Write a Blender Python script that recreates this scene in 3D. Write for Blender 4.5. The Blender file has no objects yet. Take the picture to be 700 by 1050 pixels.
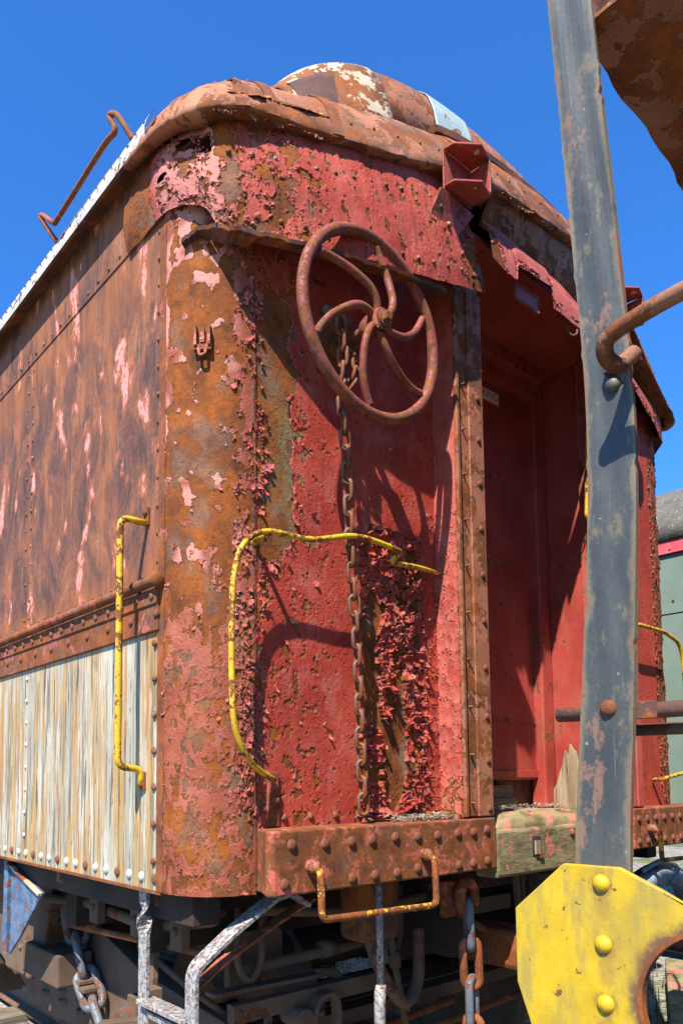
import bpy, bmesh, math, random
import numpy as np
from mathutils import Vector, Matrix, Quaternion

random.seed(7)
rng = np.random.default_rng(7)
sc = bpy.context.scene
COL = sc.collection
R = math.radians

# ------------------------------------------------------------------ camera
def make_camera():
    yaw, pitch, roll = 0.67882, 0.07909, -0.00506
    cy, sy, cp, sp = math.cos(yaw), math.sin(yaw), math.cos(pitch), math.sin(pitch)
    f = Vector((sy * cp, cy * cp, sp)); r = Vector((cy, -sy, 0)); u = r.cross(f)
    cr, sr = math.cos(roll), math.sin(roll)
    r2 = cr * r + sr * u; u2 = -sr * r + cr * u
    cam = bpy.data.cameras.new('camera'); o = bpy.data.objects.new('camera', cam)
    COL.objects.link(o)
    M = Matrix((r2, u2, -f)).transposed().to_4x4(); M.translation = (-1.1324, -1.7394, 1.5452)
    o.matrix_world = M
    cam.sensor_fit = 'VERTICAL'; cam.sensor_height = 36; cam.sensor_width = 24
    cam.lens = 771.15 / 1050 * 36
    cam.shift_x = (350 - 282.0) / 1050; cam.shift_y = (735.5 - 525) / 1050
    cam.clip_start = 0.05; cam.clip_end = 3000
    sc.camera = o
make_camera()

# ------------------------------------------------------------------ light
SUN = Vector((1.85, 1.0, -2.85)).normalized()          # direction the light travels
def make_light():
    w = bpy.data.worlds.new('World'); sc.world = w; w.use_nodes = True
    nt = w.node_tree; nt.nodes.clear()
    out = nt.nodes.new('ShaderNodeOutputWorld'); bg = nt.nodes.new('ShaderNodeBackground')
    sky = nt.nodes.new('ShaderNodeTexSky'); sky.sky_type = 'NISHITA'; sky.sun_disc = False
    el = math.asin(-SUN.z); sky.sun_elevation = el
    sky.sun_rotation = math.atan2(-SUN.x, -SUN.y)
    sky.air_density = 1.0; sky.dust_density = 0.6; sky.ozone_density = 3.0; sky.altitude = 300
    bg.inputs['Strength'].default_value = 0.08
    hs = nt.nodes.new('ShaderNodeHueSaturation'); hs.inputs['Saturation'].default_value = 1.12
    nt.links.new(sky.outputs[0], hs.inputs['Color']); tint = nt.nodes.new('ShaderNodeMix'); tint.data_type = 'RGBA'; tint.blend_type = 'MULTIPLY'; tint.inputs[0].default_value = 1.0; tint.inputs[7].default_value = (.46, 1.0, 1.55, 1)
    nt.links.new(hs.outputs[0], tint.inputs[6]); nt.links.new(tint.outputs[2], bg.inputs[0]); nt.links.new(bg.outputs[0], out.inputs[0])
    l = bpy.data.lights.new('sun', 'SUN'); l.energy = 5.0; l.angle = R(0.53); l.color = (1, .93, .82)
    o = bpy.data.objects.new('sun', l); COL.objects.link(o)
    o.rotation_mode = 'QUATERNION'; o.rotation_quaternion = (-SUN).to_track_quat('Z', 'Y')
    o.location = (-20, -10, 40)
make_light()
sc.view_settings.view_transform = 'Standard'; sc.view_settings.look = 'None'
sc.view_settings.gamma = 1.0; sc.view_settings.use_curve_mapping = False
sc.view_settings.exposure = 1.30

# ------------------------------------------------------------------ numpy noise
def _hash(ix, iy, seed):
    h = (ix.astype(np.int64) * 374761393 + iy.astype(np.int64) * 668265263 + seed * 974711) & 0x7fffffff
    h = ((h ^ (h >> 13)) * 1274126177) & 0x7fffffff
    h = ((h ^ (h >> 16)) * 1911520717) & 0x7fffffff
    return ((h ^ (h >> 15)) & 0xffffff) / float(0xffffff)
def vnoise(x, y, seed=0):
    x0 = np.floor(x); y0 = np.floor(y); fx = x - x0; fy = y - y0
    def g(i, j):
        a = _hash(x0 + i, y0 + j, seed) * 2 * np.pi
        return np.cos(a) * (fx - i) + np.sin(a) * (fy - j)
    ux = fx ** 3 * (fx * (fx * 6 - 15) + 10); uy = fy ** 3 * (fy * (fy * 6 - 15) + 10)
    a = g(0, 0) * (1 - ux) + g(1, 0) * ux; b = g(0, 1) * (1 - ux) + g(1, 1) * ux
    return (a * (1 - uy) + b * uy) * 1.45
def fbm(x, y, seed=0, o=4, gain=.5):
    s = 0; a = 1.0; t = 0
    for i in range(o):
        s = s + a * vnoise(x * 2 ** i + 13.7 * i, y * 2 ** i - 7.3 * i, seed + i * 17); t += a; a *= gain
    return s / t * 1.3
def cells(x, y, seed=0):
    """worley: distance to nearest, gap to the second, random of nearest"""
    x0 = np.floor(x); y0 = np.floor(y)
    d1 = np.full(x.shape, 9.); d2 = np.full(x.shape, 9.); rid = np.zeros(x.shape)
    for i in (-1, 0, 1):
        for j in (-1, 0, 1):
            cx = x0 + i; cy = y0 + j
            px = cx + .5 + .9 * (_hash(cx, cy, seed) - .5); py = cy + .5 + .9 * (_hash(cx, cy, seed + 5) - .5)
            d = np.hypot(x - px, y - py); r = _hash(cx, cy, seed + 9)
            n = d < d1
            d2 = np.where(n, d1, np.minimum(d2, d)); rid = np.where(n, r, rid); d1 = np.where(n, d, d1)
    return d1, d2 - d1, rid
def sstep(a, b, x):
    t = np.clip((x - a) / (b - a), 0, 1); return t * t * (3 - 2 * t)
def pimples(x, z, k, frac, h, seed):
    d1, g, rid = cells(x * k, z * k, seed + 77); m_ = sstep(-.3, .4, vnoise(x * 5, z * 5, seed + 78))
    return h * (rid < frac * (.1 + 2.6 * m_ * m_)) * sstep(.42, .12, d1)
def bump(x, c, w):
    return np.exp(-((x - c) / w) ** 2)

# ------------------------------------------------------------------ materials
class NT:
    def __init__(s, name):
        s.m = bpy.data.materials.new(name); s.m.use_nodes = True
        s.t = s.m.node_tree; s.t.nodes.clear()
        s.out = s.t.nodes.new('ShaderNodeOutputMaterial')
        s.b = s.t.nodes.new('ShaderNodeBsdfPrincipled'); s.t.links.new(s.b.outputs[0], s.out.inputs[0])
    def n(s, typ, **kw):
        n = s.t.nodes.new(typ)
        for k, v in kw.items(): setattr(n, k, v)
        return n
    def l(s, a, b): s.t.links.new(a, b)
    def put(s, sock, v):
        if hasattr(v, 'is_output') or isinstance(v, bpy.types.NodeSocket): s.l(v, sock)
        elif isinstance(v, (tuple, list)): sock.default_value = (*v, 1) if len(v) == 3 and sock.type == 'RGBA' else v
        else: sock.default_value = v
    def coord(s, scale=(1, 1, 1), rot=None):
        if not hasattr(s, 'tc'): s.tc = s.n('ShaderNodeTexCoord')
        mp = s.n('ShaderNodeMapping'); mp.inputs['Scale'].default_value = scale
        s.l(s.tc.outputs['Object'], mp.inputs[0]); return mp.outputs[0]
    def noise(s, scale, detail=4, rough=.55, vec=None, sc3=(1, 1, 1), dist=0):
        n = s.n('ShaderNodeTexNoise'); n.inputs['Scale'].default_value = scale
        n.inputs['Detail'].default_value = detail; n.inputs['Roughness'].default_value = rough
        n.inputs['Distortion'].default_value = dist
        s.l(vec if vec is not None else s.coord(sc3), n.inputs['Vector']); return n.outputs[0]
    def math(s, op, a, b=0., c=None, clamp=False):
        n = s.n('ShaderNodeMath', operation=op, use_clamp=clamp); s.put(n.inputs[0], a); s.put(n.inputs[1], b)
        if c is not None: s.put(n.inputs[2], c)
        return n.outputs[0]
    def step(s, v, a, b, lo=0., hi=1.):
        n = s.n('ShaderNodeMapRange', interpolation_type='SMOOTHSTEP', clamp=True)
        s.put(n.inputs[0], v)
        for i, q in enumerate((a, b, lo, hi)): n.inputs[i + 1].default_value = q
        return n.outputs[0]
    def mix(s, f, a, b):
        n = s.n('ShaderNodeMix', data_type='RGBA'); s.put(n.inputs[0], f); s.put(n.inputs[6], a); s.put(n.inputs[7], b)
        return n.outputs[2]
    def ramp(s, v, pts):
        n = s.n('ShaderNodeValToRGB'); s.l(v, n.inputs[0]); e = n.color_ramp.elements
        while len(e) > len(pts): e.remove(e[-1])
        while len(e) < len(pts): e.new(.5)
        for q, (p, c) in zip(e, pts): q.position = p; q.color = (*c, 1)
        return n.outputs[0]
    def attr(s, name):
        n = s.n('ShaderNodeAttribute', attribute_name=name); return n.outputs['Fac']
    def fin(s, col, rough=.8, height=None, dist=.002, strength=1., spec=.3, metal=0.):
        s.put(s.b.inputs['Base Color'], col); s.put(s.b.inputs['Roughness'], rough)
        s.put(s.b.inputs['Specular IOR Level'], spec); s.put(s.b.inputs['Metallic'], metal)
        if height is not None:
            bp = s.n('ShaderNodeBump'); bp.inputs['Strength'].default_value = strength
            bp.inputs['Distance'].default_value = dist; s.l(height, bp.inputs['Height']); s.l(bp.outputs[0], s.b.inputs['Normal'])
        return s.m

RUST = [(.24, (.022, .009, .005)), (.38, (.070, .023, .009)), (.50, (.14, .041, .010)), (.61, (.25, .068, .009)), (.74, (.15, .058, .026))]
def rust_color(t, big=5.0, grey=.55, orange=1.0):
    n = t.noise(big, 8, .68, dist=.6)
    n2 = t.noise(big * 7, 5, .7)
    v = t.math('ADD', t.math('MULTIPLY', n, .75), t.math('MULTIPLY', n2, .25))
    c = t.ramp(v, [(p, (r * (1 if orange == 1 else .8), g, b)) for p, (r, g, b) in RUST])
    g = t.noise(big * 1.6, 3, .5, sc3=(1.03, 1.1, .8))
    gm = t.step(g, .5, .68, 0, grey)
    ring = t.math('MULTIPLY', t.step(g, .41, .49), t.step(g, .50, .58, 1, 0)); c = t.mix(t.math('MULTIPLY', ring, .6 * grey + .1), c, (.27, .070, .008))
    c = t.mix(gm, c, t.mix(n2, (.11, .075, .055), (.28, .20, .15)))
    crevice_dark = t.step(t.noise(38, 5, .75), .55, .70, 0, .6); c = t.mix(crevice_dark, c, (.035, .014, .008))  # dark specks coloured into the rust for contrast, like shaded crevices
    sp = t.step(t.noise(190, 2, .5), .60, .70, 0, .7)
    return t.mix(sp, c, (.04, .02, .015))

def paint_red(t, faded=.5, scale=4, dark=(.30, .034, .022), lite=(.46, .095, .062)):
    a = t.noise(scale, 6, .65); c = t.mix(t.step(a, .3, .72), dark, lite)
    f = t.noise(scale * 2.6, 5, .6, sc3=(1.2, 1.2, .6)); c = t.mix(t.step(f, .52, .75, 0, faded), c, (.56, .24, .20))
    d = t.noise(26, 4, .6, sc3=(1, 1, .12)); c = t.mix(t.step(d, .55, .72, 0, .5), c, (.17, .035, .022))
    e = t.noise(120, 3, .6); c = t.mix(t.step(e, .56, .70, 0, .65), c, (.10, .018, .013)); k = t.noise(34, 5, .7); return t.mix(t.step(k, .56, .72, 0, .45), c, (.15, .03, .017))

def mat_peel(name, faded=.4, grey=.55, dark=(.25, .030, .024), lite=(.46, .115, .088), big=5.0, pale=(.60, .36, .32)):
    """driven by the mesh attributes 'paint' (signed, >0 painted), 'pale' (old pink coat) and 'olive'"""
    t = NT(name)
    f = t.math('ADD', t.attr('paint'), t.math('MULTIPLY', t.math('SUBTRACT', t.noise(160, 3, .6), .5), .09))
    mask = t.step(f, -.012, .012)
    rust = rust_color(t, big, grey)
    ol = t.mix(t.noise(60, 4, .7), (.11, .085, .03), (.20, .17, .09))
    rust = t.mix(t.math('MULTIPLY', t.attr('olive'), t.step(t.noise(14, 5, .7), .4, .55)), rust, ol)
    rim_shade = t.step(f, -.06, .0, 0, .9); rust = t.mix(rim_shade, rust, (.05, .018, .012))  # dark outline coloured beside the paint edge as its shadow
    p = paint_red(t, faded, 4, dark, lite)
    p = t.mix(t.attr('pale'), p, t.mix(t.noise(9, 4), pale, (.50, .17, .14)))
    edge = t.step(f, .004, .04, .32, 0); p = t.mix(edge, p, (.50, .24, .19))
    col = t.mix(mask, rust, p)
    h = t.math('ADD', t.math('MULTIPLY', mask, .5), t.math('ADD', t.math('MULTIPLY', t.noise(75, 6, .65), .55), t.math('MULTIPLY', t.noise(300, 2, .5), .25)))
    return t.fin(col, t.mix(mask, (.88, .88, .88), (.62, .62, .62)), h, .0042, .95, .2)

def mat_flaky(name, paint, paint2, amount=.5, scale=9, rust_big=6, grey=.3, rough=.55, streak=0., chip=None, depth=.0015, sc3=(1, 1, 1)):
    """painted steel with rust showing through, for everything without mesh attributes; amount = share still painted"""
    t = NT(name)
    n = t.noise(scale, 9, .68, sc3=sc3, dist=.4); n2 = t.noise(scale * 6, 3, .6)
    v = t.math('ADD', t.math('MULTIPLY', n, .8), t.math('MULTIPLY', n2, .2))
    th = .5 + (.5 - amount) * .42
    mask = t.step(v, th - .008, th + .008)
    rust = rust_color(t, rust_big, grey)
    a = t.noise(scale * .7, 5, .6); p = t.mix(t.step(a, .35, .65), paint, paint2)
    if streak:
        d = t.noise(30, 4, .6, sc3=(1, 1, .1)); p = t.mix(t.step(d, .5, .72, 0, streak), p, (.20, .10, .05))
    sp = t.step(t.noise(170, 2, .6), .60, .68, 0, .7); p = t.mix(sp, p, (.10, .04, .025))
    edge = t.step(v, th, th + .03, .5, 0); p = t.mix(edge, p, chip or tuple(min(.8, c * 1.25 + .05) for c in paint))
    h = t.math('ADD', t.math('MULTIPLY', mask, .6), t.math('MULTIPLY', t.noise(85, 5, .65), .55))
    return t.fin(t.mix(mask, rust, p), t.mix(mask, (.85, .85, .85), (rough, rough, rough)), h, depth, .8, .35)

M = {}
M['corner'] = mat_peel('peeling_paint_on_rust', .10, .36, (.20, .047, .023), (.28, .080, .043), 6.5, (.52, .28, .23))
M['wall'] = mat_peel('peeling_red_paint', .25, .45, (.27, .027, .016), (.38, .058, .034), 6)
M['board'] = mat_peel('faded_red_paint', .15, .45, (.29, .034, .020), (.40, .074, .045), 6)
M['rust'] = mat_flaky('bare_rust', (.24, .05, .03), (.33, .09, .06), .30, 8, 6, .25)
M['hood'] = mat_flaky('rusted_roof_steel', (.24, .078, .034), (.32, .13, .062), .46, 9, 5, .35, .75, .35, depth=.003)
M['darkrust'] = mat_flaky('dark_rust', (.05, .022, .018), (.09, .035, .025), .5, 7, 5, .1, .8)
M['beam'] = mat_flaky('rusty_beam_paint', (.33, .055, .038), (.40, .10, .065), .38, 15, 15, .2, .6, .3)
M['post'] = mat_flaky('rusty_post_paint', (.24, .075, .04), (.30, .12, .06), .50, 10, 8, .2, .6, .4)
M['red'] = mat_flaky('dull_red_paint', (.29, .036, .030), (.39, .078, .062), .80, 8, 7, .2, .5, .2)
M['wornred'] = mat_flaky('worn_red_paint', (.26, .036, .026), (.34, .068, .05), .60, 14, 10, .2, .5, .3)
M['wheel'] = mat_flaky('hand_wheel_paint', (.17, .030, .024), (.24, .054, .044), .52, 24, 14, .3, .6, .3, chip=(.13, .04, .03), depth=.0028)
M['vest'] = mat_flaky('vestibule_red_paint', (.25, .030, .022), (.33, .054, .040), .72, 7, 9, .1, .5, .5)
M['yellow'] = mat_flaky('yellow_paint', (.46, .27, .008), (.56, .35, .012), .56, 20, 14, .1, .45, .35, depth=.002)
M['yellowrust'] = mat_flaky('worn_yellow_paint', (.62, .34, .012), (.70, .42, .02), .5, 22, 14, .1, .45, .2)
M['orangerust'] = mat_flaky('rusted_yellow_paint', (.62, .32, .012), (.6, .28, .02), .38, 22, 18, .0, .5, .3)
M['shadeblue_iron'] = mat_flaky('blue_white_paint_shade', (.15, .165, .185), (.34, .335, .31), .60, 90, 30, .1, .5, .35)  # pale paint, its cool dark tone partly standing for sky-lit shade
M['blueplate'] = mat_flaky('blue_paint', (.035, .085, .17), (.09, .17, .27), .62, 24, 20, .1, .5, .3)
M['chain'] = mat_flaky('rusty_chain', (.085, .040, .028), (.13, .065, .045), .42, 30, 20, .4, .6)
M['chainblue'] = mat_flaky('worn_blue_chain', (.065, .080, .10), (.12, .14, .16), .60, 20, 16, .3, .5)
M['grime_shade'] = mat_flaky('underframe_grime_shade', (.018, .012, .009), (.038, .025, .017), .7, 5, 6, .1, .85)  # grime, darkened further to carry the black shade of the gaps
M['grime_shade2'] = mat_flaky('dusty_steel', (.080, .050, .031), (.125, .080, .050), .7, 6, 6, .1, .85)
M['rivet_red'] = mat_flaky('rivet_paint', (.25, .065, .048), (.32, .11, .085), .5, 40, 25, .2, .55)
M['rivet_rust'] = mat_flaky('rivet_rust', (.22, .09, .06), (.28, .14, .10), .4, 40, 25, .3, .7)
M['whitestrip'] = mat_flaky('chalky_white_paint', (.36, .38, .37), (.46, .45, .40), .66, 11, 9, .2, .7, .35, sc3=(1, .4, 1))
M['cream'] = mat_flaky('cream_paint', (.36, .28, .17), (.44, .37, .26), .50, 8, 7, .2, .6, .3)
M['bluepanel'] = mat_flaky('pale_blue_paint', (.24, .32, .32), (.34, .41, .40), .66, 7, 8, .2, .6, .2)

def mat_sidewall():
    t = NT('rust_streaked_side')
    s1 = t.noise(4.2, 9, .72, sc3=(1, 1.3, .72), dist=.8); s2 = t.noise(26, 5, .65, sc3=(1, 1.6, .16)); n3 = t.noise(60, 4, .65)
    v = t.math('ADD', t.math('MULTIPLY', s1, .66), t.math('ADD', t.math('MULTIPLY', s2, .14), t.math('MULTIPLY', n3, .20)))
    c = t.ramp(v, [(.35, (.028, .015, .012)), (.44, (.075, .033, .023)), (.51, (.135, .052, .029)), (.57, (.22, .074, .027)), (.66, (.24, .155, .10))])
    sz = t.n('ShaderNodeSeparateXYZ'); t.l(t.coord(), sz.inputs[0])
    rn = t.noise(22, 4, .6, sc3=(1, 1.5, .05))
    for z0, dz in ((3.30, .32), (3.50, .16), (2.16, -.10)):
        q = t.math('DIVIDE', t.math('SUBTRACT', z0, sz.outputs[2]), dz); fall = t.math('MULTIPLY', t.step(q, .0, .05), t.step(q, .1, 1.0, 1, 0))
        c = t.mix(t.math('MULTIPLY', fall, t.step(rn, .40, .62, .15, .85)), c, (.25, .078, .018))
    o = t.noise(5, 5, .6, sc3=(1, 1.2, .45)); c = t.mix(t.step(o, .52, .70, 0, .75), c, (.30, .10, .035))
    g = t.noise(40, 5, .7, sc3=(1, 2, .10)); c = t.mix(t.step(g, .56, .72, 0, .38), c, (.30, .27, .24))
    d = t.noise(210, 2, .6); c = t.mix(t.step(d, .6, .72, 0, .5), c, (.05, .025, .02))
    pk = t.noise(6, 5, .6, sc3=(1, 1.25, .62), dist=.3); pm = t.math('ADD', pk, t.math('MULTIPLY', t.noise(70, 4, .65, sc3=(1, 1, .5)), .14))
    m = t.math('MULTIPLY', t.step(pm, .675, .70), t.step(t.noise(45, 4, .6), .36, .46)); ring = t.step(pm, .61, .69)
    c = t.mix(t.math('MULTIPLY', ring, .7), c, (.33, .10, .04))
    c = t.mix(m, c, t.mix(t.noise(15, 4), (.50, .15, .12), (.56, .28, .24)))
    h = t.math('ADD', t.math('MULTIPLY', m, .5), t.math('MULTIPLY', t.noise(70, 6, .7), .5))
    return t.fin(c, .75, h, .0013, .7, .35)
M['side'] = mat_sidewall()

def mat_lower():
    t = NT('white_paint_with_rust_runs')
    base = t.mix(t.step(t.noise(6, 6, .65, sc3=(1, 1, .5)), .35, .7), (.27, .255, .195), (.43, .40, .32))
    def run(scale, lo, hi, amt, z, k=1.0):
        v = t.noise(scale, 6, .70, sc3=(1, 1, z))
        return t.step(v, lo, hi, 0, amt)
    c = t.mix(run(14, .47, .54, .9, .05), base, (.36, .205, .05))
    c = t.mix(run(15, .56, .60, .8, .04), c, (.33, .14, .028))
    c = t.mix(run(30, .535, .57, .9, .05), c, (.15, .125, .08))
    c = t.mix(run(50, .555, .595, .95, .05), c, (.05, .05, .035))
    c = t.mix(run(33, .56, .60, .9, .05), c, (.42, .40, .335))
    c = t.mix(run(23, .59, .64, .8, .07), c, (.36, .115, .018))
    c = t.mix(t.step(t.noise(4, 4, .6), .45, .7, 0, .45), c, (.22, .19, .14))
    sp = t.step(t.noise(60, 4, .6, sc3=(1, 1, .3)), .66, .70); c = t.mix(sp, c, (.16, .06, .03))
    sp2 = t.step(t.noise(150, 2, .6), .66, .74, 0, .6); c = t.mix(sp2, c, (.25, .17, .10))
    h = t.math('ADD', t.noise(50, 4, .6, sc3=(1, 1, .2)), t.math('MULTIPLY', sp, -.5))
    return t.fin(c, .62, h, .0012, .6, .35)
M['lower'] = mat_lower()

def mat_mosswood():
    t = NT('mossy_wood')
    n = t.noise(9, 7, .7, sc3=(.6, 1, 1.6)); c = t.ramp(n, [(.3, (.06, .05, .028)), (.45, (.15, .12, .06)), (.58, (.22, .185, .095)), (.72, (.19, .195, .07))])
    c = t.mix(t.step(t.noise(5, 6, .7), .5, .66, 0, .8), c, (.075, .055, .022)); c = t.mix(t.step(t.noise(7, 6, .7, sc3=(1.1, 1, 1)), .56, .59), c, (.40, .13, .10))
    h = t.math('ADD', t.noise(40, 6, .7, sc3=(.4, 1, 1.5)), t.math('MULTIPLY', t.noise(9, 5), .8))
    return t.fin(c, .9, h, .006, .9, .2)
M['moss'] = mat_mosswood()
def mat_wood(name, a, b, sc3):
    t = NT(name); n = t.noise(30, 6, .65, sc3=sc3); c = t.mix(t.step(n, .3, .7), a, b)
    c = t.mix(t.step(t.noise(70, 3, .6, sc3=sc3), .58, .66, 0, .8), c, tuple(x * .25 for x in a))
    return t.fin(c, .9, n, .004, .9, .2)
M['rotwood'] = mat_wood('weathered_wood', (.16, .11, .065), (.32, .25, .16), (1, 1, .08))
M['tiewood'] = mat_wood('sleeper_wood', (.09, .07, .05), (.19, .16, .12), (.08, 1, 1))
M['greywood'] = mat_wood('pale_timber', (.24, .23, .17), (.46, .43, .34), (.1, 1, 1))

def mat_stile():
    t = NT('worn_grey_steel')
    a = t.noise(5, 8, .68, sc3=(1, 1, .35)); b = t.noise(17, 6, .7, sc3=(1, 1, .5))
    c = t.mix(t.step(a, .35, .65), (.030, .035, .037), (.062, .066, .062))
    c = t.mix(t.step(b, .54, .66, 0, .7), c, (.15, .12, .07))
    c = t.mix(t.step(t.noise(8, 7, .7, sc3=(1, 1, .6)), .57, .62, 0, .8), c, (.19, .10, .065))
    c = t.mix(t.step(t.noise(42, 3, .55), .72, .76, 0, .6), c, (.30, .27, .20))
    ed = t.math('ADD', t.attr('edge'), t.math('MULTIPLY', t.math('SUBTRACT', t.noise(11, 6, .7, sc3=(1, 1, .6)), .5), 1.1)); c = t.mix(t.step(ed, .74, .98, 0, .75), c, (.15, .12, .07)); c = t.mix(t.step(ed, .94, 1.06, 0, .85), c, (.16, .07, .042))
    sc_ = t.noise(30, 2, .5, sc3=(1, 3, .15)); c = t.mix(t.step(sc_, .70, .76, 0, .25), c, (.17, .17, .15))
    c = t.mix(t.step(t.noise(120, 3, .6), .62, .68, 0, .6), c, (.03, .03, .03))
    h = t.math('ADD', t.noise(26, 6, .65), t.math('MULTIPLY', t.noise(110, 3), .5))
    return t.fin(c, t.mix(b, (.38, .38, .38), (.7, .7, .7)), h, .0012, .7, .45)
M['stile'] = mat_stile()
def mat_plate():
    t = NT('weathered_yellow_plate')
    c = t.mix(t.step(t.noise(9, 6, .65), .3, .7), (.36, .235, .006), (.46, .31, .012))
    c = t.mix(t.step(t.noise(14, 6, .7, sc3=(1, 1.4, .35)), .44, .66, 0, .75), c, (.22, .17, .05))
    c = t.mix(t.step(t.noise(5, 6, .7, sc3=(1, 1.2, .6)), .45, .65, 0, .6), c, (.25, .185, .035)); c = t.mix(t.step(t.noise(40, 5, .65), .63, .67), c, (.12, .055, .02))
    c = t.mix(t.step(t.noise(150, 3, .6), .62, .70, 0, .6), c, (.30, .20, .04))
    sx = t.n('ShaderNodeSeparateXYZ'); t.l(t.coord(), sx.inputs[0]); w = t.math('MULTIPLY', t.math('SUBTRACT', t.noise(30, 5, .7), .5), .05)
    def dist(y0, z0, sz=1.):
        return t.math('ADD', t.math('SQRT', t.math('ADD', t.math('POWER', t.math('ADD', sx.outputs[1], -y0), 2.), t.math('POWER', t.math('MULTIPLY', t.math('ADD', sx.outputs[2], -z0), sz), 2.))), w)
    for z0 in (1.338, 1.223, 1.112):
        c = t.mix(t.step(dist(-.989, z0 - .004), .014, .030, .65, 0), c, (.16, .085, .025)); c = t.mix(t.step(dist(-.989, z0 - .04, .35), .006, .020, .5, 0), c, (.22, .13, .03))
    c = t.mix(t.step(dist(-1.202, 1.13), .152, .180, .95, 0), c, (.10, .045, .030))
    h = t.math('ADD', t.noise(60, 6, .65), t.math('MULTIPLY', t.noise(14, 4), .5))
    return t.fin(c, .5, h, .0014, .7, .4)
M['plate'] = mat_plate()
def mat_simple(name, a, b, scale=6, rough=.7, d=.003, sc3=(1, 1, 1), spec=.3, spots=None):
    t = NT(name); n = t.noise(scale, 7, .65, sc3=sc3); c = t.mix(t.step(n, .3, .7), a, b)
    if spots: c = t.mix(t.step(t.noise(scale * 9, 3, .6), .63, .68), c, spots)
    return t.fin(c, rough, t.noise(scale * 8, 5, .65), d, .7, spec)
M['overhang'] = mat_flaky('brown_rust_sheet', (.16, .065, .035), (.22, .10, .055), .5, 6, 4, .1, .8, .3, depth=.004)
M['green'] = mat_simple('grey_green_paint', (.12, .165, .13), (.155, .20, .16), 2, .6, .001)
M['greyroof'] = mat_simple('grey_roof', (.06, .056, .048), (.11, .10, .08), 6, .8, .004, spots=(.35, .33, .3))
M['stripe'] = mat_simple('pink_red_stripe', (.46, .06, .08), (.55, .12, .12), 6, .6)
M['black'] = mat_simple('slot_dark', (.02, .02, .02), (.04, .035, .03), 10, .6)
M['void'] = mat_simple('dark_opening', (.006, .005, .004), (.012, .009, .007), 10, 1., spec=0.)
M['white'] = mat_simple('white_enamel', (.62, .60, .56), (.72, .70, .66), 20, .5, .0003)
M['signred'] = mat_simple('red_enamel', (.50, .03, .03), (.55, .05, .04), 20, .5, .0003)
M['hose'] = mat_simple('grey_blue_hose', (.10, .14, .19), (.20, .25, .30), 12, .55, spec=.5)
M['railsteel'] = mat_simple('rail_steel', (.10, .055, .035), (.17, .10, .07), 10, .6)
M['litter'] = mat_simple('dry_twigs', (.15, .11, .08), (.38, .32, .25), 40, .9)
M['grass'] = mat_simple('weeds', (.06, .09, .02), (.13, .16, .04), 9, .8)
def mat_ground():
    t = NT('gravel'); v = t.n('ShaderNodeTexVoronoi'); v.inputs['Scale'].default_value = 26; t.l(t.coord(), v.inputs['Vector'])
    bw = t.math('MULTIPLY', v.outputs['Color'], 1.0)
    c = t.mix(bw, (.12, .105, .085), (.34, .31, .27)); c = t.mix(t.step(t.noise(.9, 6, .7), .48, .62), c, (.11, .12, .04))
    return t.fin(c, .95, v.outputs['Distance'], -.03, 1., .2)
M['ground'] = mat_ground()

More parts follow.
